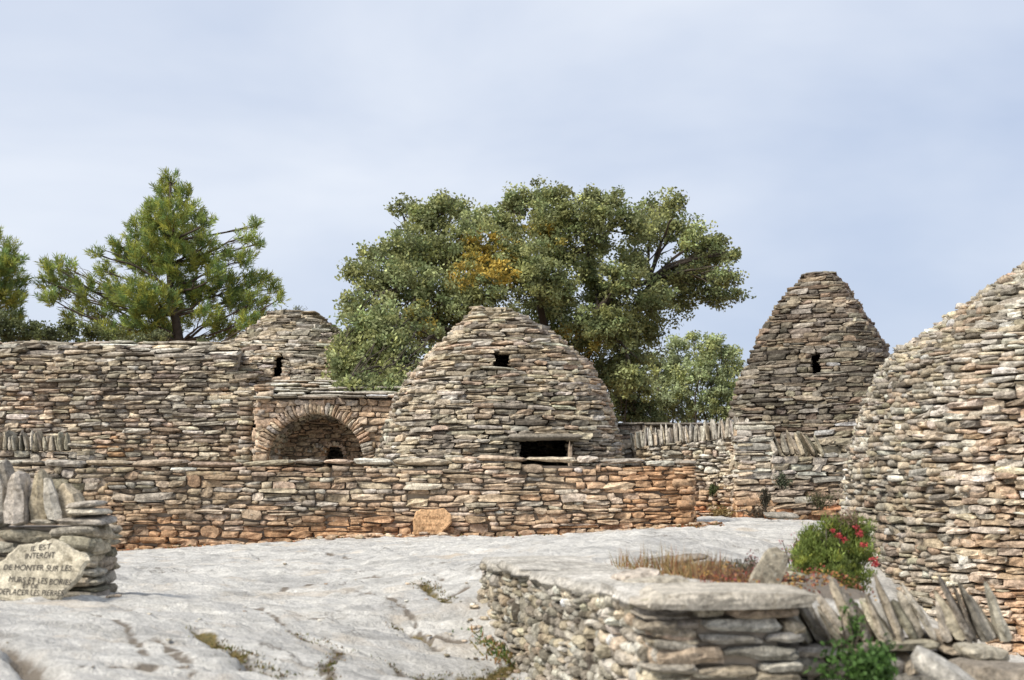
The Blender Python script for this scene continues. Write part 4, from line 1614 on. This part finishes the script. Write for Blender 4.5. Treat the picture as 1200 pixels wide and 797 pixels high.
ax /= np.linalg.norm(ax, axis=1)[:, None]
leaf_mesh('crown', pts_, ax, .095 * (.7 + .6 * NP.rand(n)), .058 * (.7 + .6 * NP.rand(n)), col, OAK)


# --- pines
def pine(label, lobes, trunk, seed, dens=215, name='pine_tree'):
    t = thing(name, label, 'tree', trunk[0])
    V, Fc = [], []
    tr = [Vector(q) for q in trunk]
    rad = np.linspace(.20, .035, len(tr))
    tube(V, Fc, tr, rad, 8)
    for (c, r) in lobes:
        cand = [q for q in tr if q.z < c.z + .1] or tr[:1]
        q = max(cand, key=lambda f: f.z - abs(f.z - c.z + .45 * math.hypot(f.x - c.x, f.y - c.y)) * 2)
        q = min(tr, key=lambda f: abs(f.z - (c.z - .35 * math.hypot(f.x - c.x, f.y - c.y))))
        pp = limb(V, Fc, q, c, .05, .018, -.04, 6)
        for k in range(4):
            limb(V, Fc, pp[R.randrange(3, 6)], c + Vector(unit(1)[0]) * r * .9, .016, .005, .04, 4)
    mesh_obj('trunk', [tuple(v) for v in V], Fc, M_BARK, t)
    tc, tax = [], []
    tz0 = Vector(trunk[0])
    for (c, r) in lobes:
        r = r * .82
        n = max(8, int(dens * r * r))
        d = unit(n)
        rr_ = r * (.35 + .65 * NP.rand(n, 1) ** .6)
        tc.append(np.array(c) + d * rr_ * np.array([1, 1, .85]))
        outw = np.array([c.x - tz0.x, c.y - tz0.y, 0])
        outw /= np.linalg.norm(outw) + 1e-6
        a = d * .45 + outw * .35 + np.array([0, 0, .85]) + NP.normal(0, .25, (n, 3))
        tax.append(a / np.linalg.norm(a, axis=1)[:, None])
    tc, tax = np.vstack(tc), np.vstack(tax)
    m = len(tc)
    k = 30
    idx = np.repeat(np.arange(m), k)
    n = m * k
    f = NP.rand(n, 1)
    sp_ = unit(n)
    A_ = tax[idx] * .75 + sp_ * .65
    A_ /= np.linalg.norm(A_, axis=1)[:, None]
    ln = .19 * (.7 + .6 * NP.rand(n, 1))
    ctr = tc[idx] + tax[idx] * (f - .5) * .34 + A_ * ln * .5
    base = np.tile(np.array([.26, .325, .09]), (m, 1)) * np.exp(NP.normal(0, .25, (m, 1)))
    h = NP.rand(m)
    base[h > .7] *= np.array([1.35, 1.15, .9])
    base[h < .2] *= np.array([.7, .85, 1.1])
    col = base[idx] * np.exp(NP.normal(0, .15, (n, 1)))
    leaf_mesh('crown', ctr, A_, ln, .026, col, t)
    return t


PD = 41.0
lob = lobes_px([(200, 210, 12), (195, 230, 20), (215, 228, 14), (180, 250, 22), (205, 255, 26), (228, 250, 16), (240, 262, 12), (165, 270, 22), (190, 278, 32), (220, 280, 26), (245, 285, 16), (150, 300, 22), (175, 305, 34), (210, 308, 34), (240, 308, 20),
                (138, 285, 10), (113, 298, 9), (122, 318, 13), (130, 335, 15), (62, 312, 15), (80, 315, 13), (55, 330, 14), (75, 338, 22), (100, 338, 18), (60, 350, 14), (100, 360, 16), (118, 372, 16), (135, 352, 22), (160, 345, 28), (185, 352, 30), (215, 345, 28),
                (170, 375, 30), (205, 375, 28), (235, 345, 22), (255, 322, 16), (270, 300, 14), (285, 278, 12), (298, 265, 10), (303, 285, 9), (290, 305, 14), (268, 335, 22), (295, 330, 16), (310, 325, 9), (318, 338, 12), (325, 352, 9), (300, 352, 18), (275, 358, 22),
                (245, 372, 20), (262, 388, 22), (290, 380, 18), (305, 372, 12), (150, 388, 22), (125, 392, 18), (190, 395, 24), (85, 372, 12)], PD, 1.5, 6)
trk = [P(212, 470, PD), P(213, 430, PD), P(210, 400, PD), P(205, 370, PD), P(200, 340, PD), P(198, 310, PD), P(198, 280, PD), P(199, 250, PD), P(200, 215, PD)]
trk[0].z = 0.1
pine('tall bright green pine with open side branches behind the long left building', lob, trk, 3)
lob = lobes_px([(12, 292, 13), (20, 305, 11), (5, 312, 20), (18, 328, 16), (-15, 310, 30), (5, 345, 24), (22, 352, 12), (-20, 350, 30), (10, 370, 22), (-40, 330, 30), (-30, 380, 30), (-15, 280, 20), (-35, 290, 20)], PD, 1.2, 8)
trk = [P(-22, 470, PD), P(-22, 420, PD), P(-21, 370, PD), P(-20, 330, PD), P(-18, 290, PD), P(-16, 265, PD)]
trk[0].z = 0.1
pine('second pine cut off by the left edge of the view', lob, trk, 4)


# --- leafy trees and shrubs
def leafy(name, label, lobes, base, D, colr, leaf=.095, dens=130, leaves=40, clump=.2, cat='tree', group=None, trunks=1, shell=.3, wid=.55):
    t = thing(name, label, cat, base, group)
    V, Fc = [], []
    b0 = Vector(base)
    for k in range(trunks):
        st = b0 + Vector((R.gauss(0, .15) if trunks > 1 else 0, R.gauss(0, .1), 0))
        for (c, r) in lobes:
            if R.random() < 1.6 / trunks:
                limb(V, Fc, st, c, .05 if cat == 'tree' else .02, .012, .03, 6)
                for q in range(3):
                    limb(V, Fc, st.lerp(c, R.uniform(.6, .9)), c + Vector(unit(1)[0]) * r, .014, .004, .03, 4)
    mesh_obj('trunk' if cat == 'tree' else 'stem', [tuple(v) for v in V], Fc, M_BARK, t)
    cc, idx, pts_, off = crown_points(lobes, dens, leaves, clump, shell=shell)
    m = len(cc)
    bs = np.tile(np.array(colr), (m, 1)) * np.exp(NP.normal(0, .27, (m, 1)))
    h = NP.rand(m)
    bs[h > .7] *= np.array([1.2, 1.12, .9])
    n = len(idx)
    col = bs[idx] * np.exp(NP.normal(0, .18, (n, 1)))
    leaf_mesh('crown' if cat == 'tree' else 'foliage', pts_, unit(n), leaf * (.7 + .6 * NP.rand(n)), leaf * wid * (.7 + .6 * NP.rand(n)), col, t)
    return t


BD = 39.0
leafy('olive_tree', 'light green feathery tree in the gap beside the tall hut', lobes_px([(830, 405, 18), (845, 415, 22), (860, 430, 18), (825, 430, 26), (845, 450, 28), (835, 475, 26), (862, 465, 22), (855, 492, 22), (815, 395, 10)], BD, .6, 11), (P(842, 520, BD).x, BD, .2), BD, (.36, .42, .23))
leafy('olive_tree', 'broad grey-green tree right behind the oak trunk, left of the feathery one', lobes_px([(795, 405, 16), (790, 425, 24), (775, 440, 24), (800, 450, 28), (780, 470, 26), (805, 485, 24), (765, 420, 14)], BD + .8, .6, 12), (P(788, 520, BD).x, BD + .8, .2), BD, (.34, .39, .22))
leafy('olive_tree', 'dark green bushy tree next to the right flank of the middle hut', lobes_px([(745, 450, 24), (730, 470, 26), (755, 478, 26), (740, 495, 24), (722, 440, 18), (765, 495, 20)], BD - 1, .6, 13), (P(742, 520, BD).x, BD - 1, .2), BD, (.17, .20, .09))
leafy('evergreen_shrub', 'dark rounded shrub over the roofline below the cut-off pine', lobes_px([(10, 385, 22), (35, 388, 20), (-15, 388, 22), (22, 402, 20), (55, 392, 16)], 36, .5, 14), (P(15, 480, 36).x, 36, .2), 36, (.105, .125, .055), cat='shrub')
leafy('evergreen_shrub', 'mid green shrub over the roofline left of the tall pine', lobes_px([(80, 388, 18), (105, 390, 18), (130, 396, 16), (65, 398, 14), (95, 402, 16)], 36.5, .5, 15), (P(95, 480, 36.5).x, 36.5, .2), 36, (.13, .155, .06), cat='shrub')
leafy('evergreen_shrub', 'grey-green shrub over the roofline at the foot of the tall pine', lobes_px([(165, 398, 12), (185, 396, 12), (155, 405, 12), (240, 402, 9)], 35.5, .4, 16), (P(175, 480, 35.5).x, 35.5, .2), 36, (.18, .20, .10), cat='shrub')


def blades(name, centres, h, spread, width, cols, parent=None, lean=.25):
    n = len(centres)
    ax = np.stack([NP.normal(0, lean, n), NP.normal(0, lean, n), np.ones(n)], -1)
    ax /= np.linalg.norm(ax, axis=1)[:, None]
    hh = h * (.5 + .8 * NP.rand(n))
    ctr = centres + ax * hh[:, None] * .5
    return leaf_mesh(name, ctr, ax, hh, width, cols, parent)


# --- bush with red flowers
BY = 9.0
bc = P(977, 655, BY)
bl = [(P(x, y, BY + dz), r / F * BY) for x, y, r, dz in ((960, 640, 26, 0), (985, 632, 26, .1), (1005, 648, 20, 0), (948, 660, 22, -.1), (975, 668, 30, -.1), (1000, 672, 22, 0), (960, 682, 24, 0), (990, 690, 22, 0), (1010, 628, 16, 0.05), (950, 628, 16, 0), (975, 616, 16, 0), (998, 614, 13, .05), (942, 645, 14, 0))]
BUSH = thing('flowering_bush', 'green bush with red blossoms beside the large right hut', 'bush', (bc.x, BY, gz(bc.x, BY)))
V, Fc = [], []
for (c, r) in bl:
    for k in range(4):
        limb(V, Fc, Vector((bc.x + R.gauss(0, .03), BY + R.gauss(0, .03), gz(bc.x, BY) - .02)), c + Vector(unit(1)[0]) * r * .8, .009, .003, .03, 5)
mesh_obj('stem', [tuple(v) for v in V], Fc, M_BARK, BUSH)
cc, idx, pts_, off = crown_points(bl, 3800, 28, .055, shell=.25)
m, n = len(cc), len(idx)
bs = np.tile(np.array([.17, .22, .055]), (m, 1)) * np.exp(NP.normal(0, .3, (m, 1)))
bs[NP.rand(m) > .75] *= np.array([1.4, 1.2, .9])
ax = off / (np.linalg.norm(off, axis=1)[:, None] + 1e-6) * .5 + np.array([0, 0, .8]) + NP.normal(0, .35, (n, 3))
ax /= np.linalg.norm(ax, axis=1)[:, None]
leaf_mesh('foliage', pts_, ax, .034 * (.7 + .6 * NP.rand(n)), .008, bs[idx] * np.exp(NP.normal(0, .15, (n, 1))), BUSH)
for (x, y, r) in ((983, 628, 5), (990, 632, 5), (1008, 625, 6), (1012, 638, 5), (1024, 656, 6), (1026, 662, 4), (1003, 618, 4), (976, 622, 3)):
    c = np.array(P(x, y, BY - .17))
    q = c + unit(44) * (r / F * BY) * (.3 + .7 * NP.rand(44, 1)) * np.array([1, 1, .8])
    leaf_mesh('blossom', q, unit(44), .016, .012, np.tile(np.array([.50, .075, .08]), (44, 1)) * np.exp(NP.normal(0, .3, (44, 1))), BUSH)
q = np.vstack([np.array(P(x, y, BY)) + unit(160) * .07 * NP.rand(160, 1) for x, y in ((985, 608), (1000, 612), (975, 614), (995, 606))])
tag(leaf_mesh('dry_flower_heads', q, unit(len(q)), .014, .010, np.tile(np.array([.30, .20, .15]), (len(q), 1)), BUSH), kind='stuff')


def small_plant(name, label, px, py, D, r, h, n, colr, leafl, leafw, cat='plant', group=None, z=None, alt=None, up=.7):
    c = P(px, py, D)
    zz = gz(c.x, D) - .01 if z is None else z
    t = thing(name, label, cat, (c.x, D, zz), group)
    V, Fc = [], []
    tips = []
    for k in range(10):
        e = Vector((c.x + R.gauss(0, r * .55), D + R.gauss(0, r * .45), zz + h * R.uniform(.5, 1.0)))
        tips.append(limb(V, Fc, Vector((c.x + R.gauss(0, r * .1), D, zz)), e, .004 + h * .008, .002, .05, 5))
    mesh_obj('stem', [tuple(v) for v in V], Fc, M_BARK, t)
    P_ = np.array([tips[i % 10][R.randrange(2, 6)] for i in range(n)]) + NP.normal(0, r * .18, (n, 3))
    col = np.tile(np.array(colr), (n, 1)) * np.exp(NP.normal(0, .3, (n, 1)))
    if alt is not None:
        s_ = NP.rand(n) < .35
        col[s_] = np.array(alt) * np.exp(NP.normal(0, .2, (s_.sum(), 1)))
    ax = unit(n) + np.array([0, 0, up])
    ax /= np.linalg.norm(ax, axis=1)[:, None]
    leaf_mesh('foliage', P_, ax, leafl * (.6 + .8 * NP.rand(n)), leafw, col, t)
    return t


small_plant('leafy_shrub', 'fresh green leafy shrub growing below the leaning coping stones', 1022, 790, 5.85, .17, .18, 1500, (.065, .13, .03), .032, .018, 'shrub', z=P(1022, 812, 5.85).z)
small_plant('leafy_shrub', 'thin climbing sprig among the leaning coping stones', 1000, 745, 6.15, .06, .22, 220, (.09, .17, .04), .025, .014, 'shrub', z=P(1000, 760, 6.15).z)
small_plant('pink_shrub', 'sparse shrub with dusty pink flowers left of the red-blossomed bush', 930, 655, 9.2, .10, .26, 240, (.36, .16, .17), .02, .012, 'shrub')
small_plant('pink_shrub', 'small dusty pink sprig behind the capped pillar', 884, 648, 8.6, .07, .17, 140, (.33, .20, .19), .018, .01, 'shrub')
small_plant('grey_shrub', 'grey-green tuft growing at the back of the dry plant bed', 866, 656, 8.3, .07, .16, 260, (.12, .13, .085), .04, .01, 'plant')
for (x, y, lab, cl_, r, h) in ((915, 566, 'grey-green plant growing from the face of the orange-footed wall', (.085, .10, .06), .14, .26), (962, 590, 'wide dark plant at the right foot of the orange-footed wall', (.10, .095, .05), .26, .28), (890, 604, 'brown dead plant at the foot of the squared pier', (.10, .075, .05), .26, .24),
                               (897, 592, 'thin dark weed against the squared pier', (.07, .065, .045), .09, .38), (834, 574, 'small green sprig on the curving wall', (.08, .10, .035), .09, .2), (845, 600, 'dry yellowish grass tuft at the foot of the curving wall', (.25, .19, .08), .25, .2)):
    small_plant('wall_plant', lab, x, y, 22.0 if x > 850 else 22.6, r, h, 420, cl_, .07, .018, 'plant', z=P(x, y + 8, 22.0 if x > 850 else 22.6).z)
small_plant('wall_plant', 'little weeds sprouting from the top of the rounded dome', 349, 368, 31, .22, .22, 90, (.16, .18, .09), .10, .02, 'plant', z=P(349, 369, 31).z)
small_plant('wall_plant', 'thin weeds on the left shoulder of the rounded dome', 322, 369, 31, .12, .25, 60, (.16, .18, .09), .10, .02, 'plant', z=P(325, 372, 31).z)


# --- dry grass and red-leaved plants in the bed
def region_points(quads, n):
    out = []
    for k in range(n):
        x0, x1, y0, y1 = quads[R.randrange(len(quads))]
        out.append((R.uniform(x0, x1), R.uniform(y0, y1)))
    a = np.array([(x, y, gz(x, y) - .01) for x, y in out])
    return a


p0, p1 = P(745, 660, 8.6), P(815, 660, 7.6)
ctr = region_points([(p0.x - .1, p1.x + .25, 7.3, 9.2)], 2600)
ctr = ctr[np.array(fbm(ctr[:, 0] * 4.5, ctr[:, 1] * 3, 0 * ctr[:, 0], 123, 2)) > .58]
ng = len(ctr)
cols = np.array([(.34, .22, .10), (.40, .29, .14), (.27, .12, .06), (.20, .17, .06)])[NP.randint(0, 4, ng)] * np.exp(NP.normal(0, .2, (ng, 1)))
tag(blades('dry_grass', ctr, .15 * (.35 + 1.3 * np.array(fbm(ctr[:, 0] * 3, ctr[:, 1] * 3, 0 * ctr[:, 0], 124, 2))), .1, .006, cols, lean=.3), kind='stuff', label='tawny dry grass in the bed behind the capped slab')
p0, p1 = P(805, 660, 7.6), P(895, 660, 7.4)
ctr = region_points([(p0.x, p1.x, 6.9, 8.4)] * 3 + [(p1.x, p1.x + .55, 6.9, 8.3)], 2400)
ctr[:, 2] += NP.rand(2400) * .11
cols = np.array([(.30, .07, .05), (.38, .17, .07), (.17, .11, .05), (.44, .27, .08), (.22, .10, .08)])[NP.randint(0, 5, 2400)] * np.exp(NP.normal(0, .25, (2400, 1)))
n = len(ctr)
tag(leaf_mesh('red_leaved_undergrowth', ctr, unit(n), .022, .014, cols, None), kind='stuff', label='low red and yellow leaved plants in the bed')
ctr = region_points([(p0.x, p1.x, 6.9, 8.4)], 400)
tag(blades('dry_stems', ctr, .17, .1, .004, np.tile(np.array([.18, .11, .07]), (400, 1))), kind='stuff')
# rocks at the back of the bed
for k, (x, y, D, sz, lab) in enumerate(((940, 690, 7.6, (.22, .12, .06), 'small grey rock just behind the first leaning slab'), (880, 664, 8.3, (.3, .16, .07), 'low mossy rock among the red-leaved plants'), (845, 656, 9.4, (.45, .25, .08), 'flat dark-edged rock at the back of the dry plant bed'), (720, 655, 9.3, (.4, .2, .07), 'flat rock left of the dry grass tuft'), (925, 668, 8.2, (.18, .14, .06), 'rounded grey rock left of the red-blossomed bush'),
                                    (922, 684, 7.8, (.2, .14, .05), 'flat grey rock beneath the rounded one left of the bush'), (790, 652, 9.6, (.5, .2, .06), 'long thin rock behind the dry grass tuft'))):
    q = P(x, y, D)
    loose('rock', lab, (q.x, D, gz(q.x, D) + sz[2] * .3), sz, (R.gauss(0, 4), R.gauss(0, 4), R.gauss(0, 10)), pick({'grey': 1, 'olive': .6}), 'near', None, 'rock')

# --- moss and weeds in the cracks and along the near wall
mc, mcol = [], []
MP = np.array([(.085, .10, .022), (.16, .15, .04), (.22, .14, .06), (.12, .085, .04)])
for pts, w, dp, ms in CRK:
    if ms < .25:
        continue
    for a, b in zip(pts[:-1], pts[1:]):
        l = (b - a).length
        for k in range(int(l * 1100 * ms)):
            f = R.random()
            x, y = a.x + (b.x - a.x) * f + R.gauss(0, w * 1.0), a.y + (b.y - a.y) * f + R.gauss(0, w * 1.4)
            if float(fbm(x * 3, y * 3, 0, 88, 2)) > .36:
                mc.append((x, y, gz(x, y) - .004))
                mcol.append(MP[R.randrange(4)])
mc, mcol = np.array(mc), np.array(mcol) * np.exp(NP.normal(0, .2, (len(mc), 1)))
tag(blades('moss', mc, .024, .1, .008, mcol, lean=.6), kind='stuff', label='mossy growth in the cracks of the bedrock')
mc, mcol = [], []
for k in range(2600):
    f = R.random() ** .8
    off_ = abs(R.gauss(0, .09)) + .01
    x, y = WB[0] + (WA[0] - WB[0]) * f - off_, WB[1] + (WA[1] - WB[1]) * f
    if float(fbm(x * 2.5, y * 2.5, 0, 95, 2)) > .5:
        mc.append((x, y, gz(x, y) - .01))
        mcol.append(np.array([(.07, .13, .03), (.12, .16, .045), (.30, .17, .07), (.24, .20, .07)])[R.randrange(4)])
mc, mcol = np.array(mc), np.array(mcol) * np.exp(NP.normal(0, .2, (len(mc), 1)))
tag(blades('weeds', mc, .06, .1, .014, mcol, lean=.7), kind='stuff', label='weeds along the foot of the foreground wall')
# leaf litter along the foot of the long wall
n = 9000
x = NP.uniform(-8, 3.2, n)
y = FW_Y - .05 - np.abs(NP.normal(0, .24, n))
lit = np.array([(x[i], y[i], gz(x[i], y[i]) + .012) for i in range(n)])
keep = (np.array(fbm(x * .7, y, 0 * x, 99, 2)) > .45)
lit = lit[keep]
n = len(lit)
tag(leaf_mesh('fallen_leaves', lit, unit(n) * np.array([1, 1, .4]), .06, .04, np.array([(.33, .13, .06), (.26, .14, .07), (.40, .20, .09), (.12, .12, .04)])[NP.randint(0, 4, n)], None), kind='stuff', label='reddish litter along the foot of the long wall')
# fallen chips at the wall feet and in the hollows of the bedrock
Vs, Fs, Cs, off = [], [], [], 0
for k in range(420):
    if k < 260:
        x, y = R.uniform(-8, 3.1), FW_Y - .12 - abs(R.gauss(0, .18))
        sz = R.uniform(.03, .10)
    elif k < 330:
        f = R.random()
        x, y = WB[0] + (WA[0] - WB[0]) * f - .04 - abs(R.gauss(0, .10)), WB[1] + (WA[1] - WB[1]) * f
        sz = R.uniform(.012, .04)
    elif k < 360:
        x, y = R.uniform(-3.6, -2.7), YW - .05 - abs(R.gauss(0, .12))
        sz = R.uniform(.01, .035)
    else:
        pts, w, dp, ms = CRK[R.randrange(len(CRK))]
        a, b = pts[0], pts[-1]
        f = R.random()
        x, y = a.x + (b.x - a.x) * f + R.gauss(0, .12), a.y + (b.y - a.y) * f + R.gauss(0, .15)
        sz = R.uniform(.008, .025)
    V, Fc = SHAPES['far'][R.randrange(18)]
    Bm = np.array(Matrix.Rotation(R.uniform(0, 6.28), 3, 'Z') @ Matrix.Rotation(R.gauss(0, .2), 3, 'X') @ Matrix.Diagonal((sz * 1.6, sz * 1.2, sz * .7)))
    Vs.append(V @ Bm.T + np.array([x, y, gz(x, y) + sz * .15]))
    Fs.append(Fc + off)
    Cs.append(np.tile(np.array(warm(pick({'beige': 1, 'pink': 1, 'pale': .6}), .4 if k < 260 else 0)), (len(V), 1)))
    off += len(V)
tag(mesh_obj('gravel', np.vstack(Vs), np.vstack(Fs), M_STONE_M, None, np.vstack(Cs), smooth=False), kind='stuff', label='small stone chips at the wall feet')
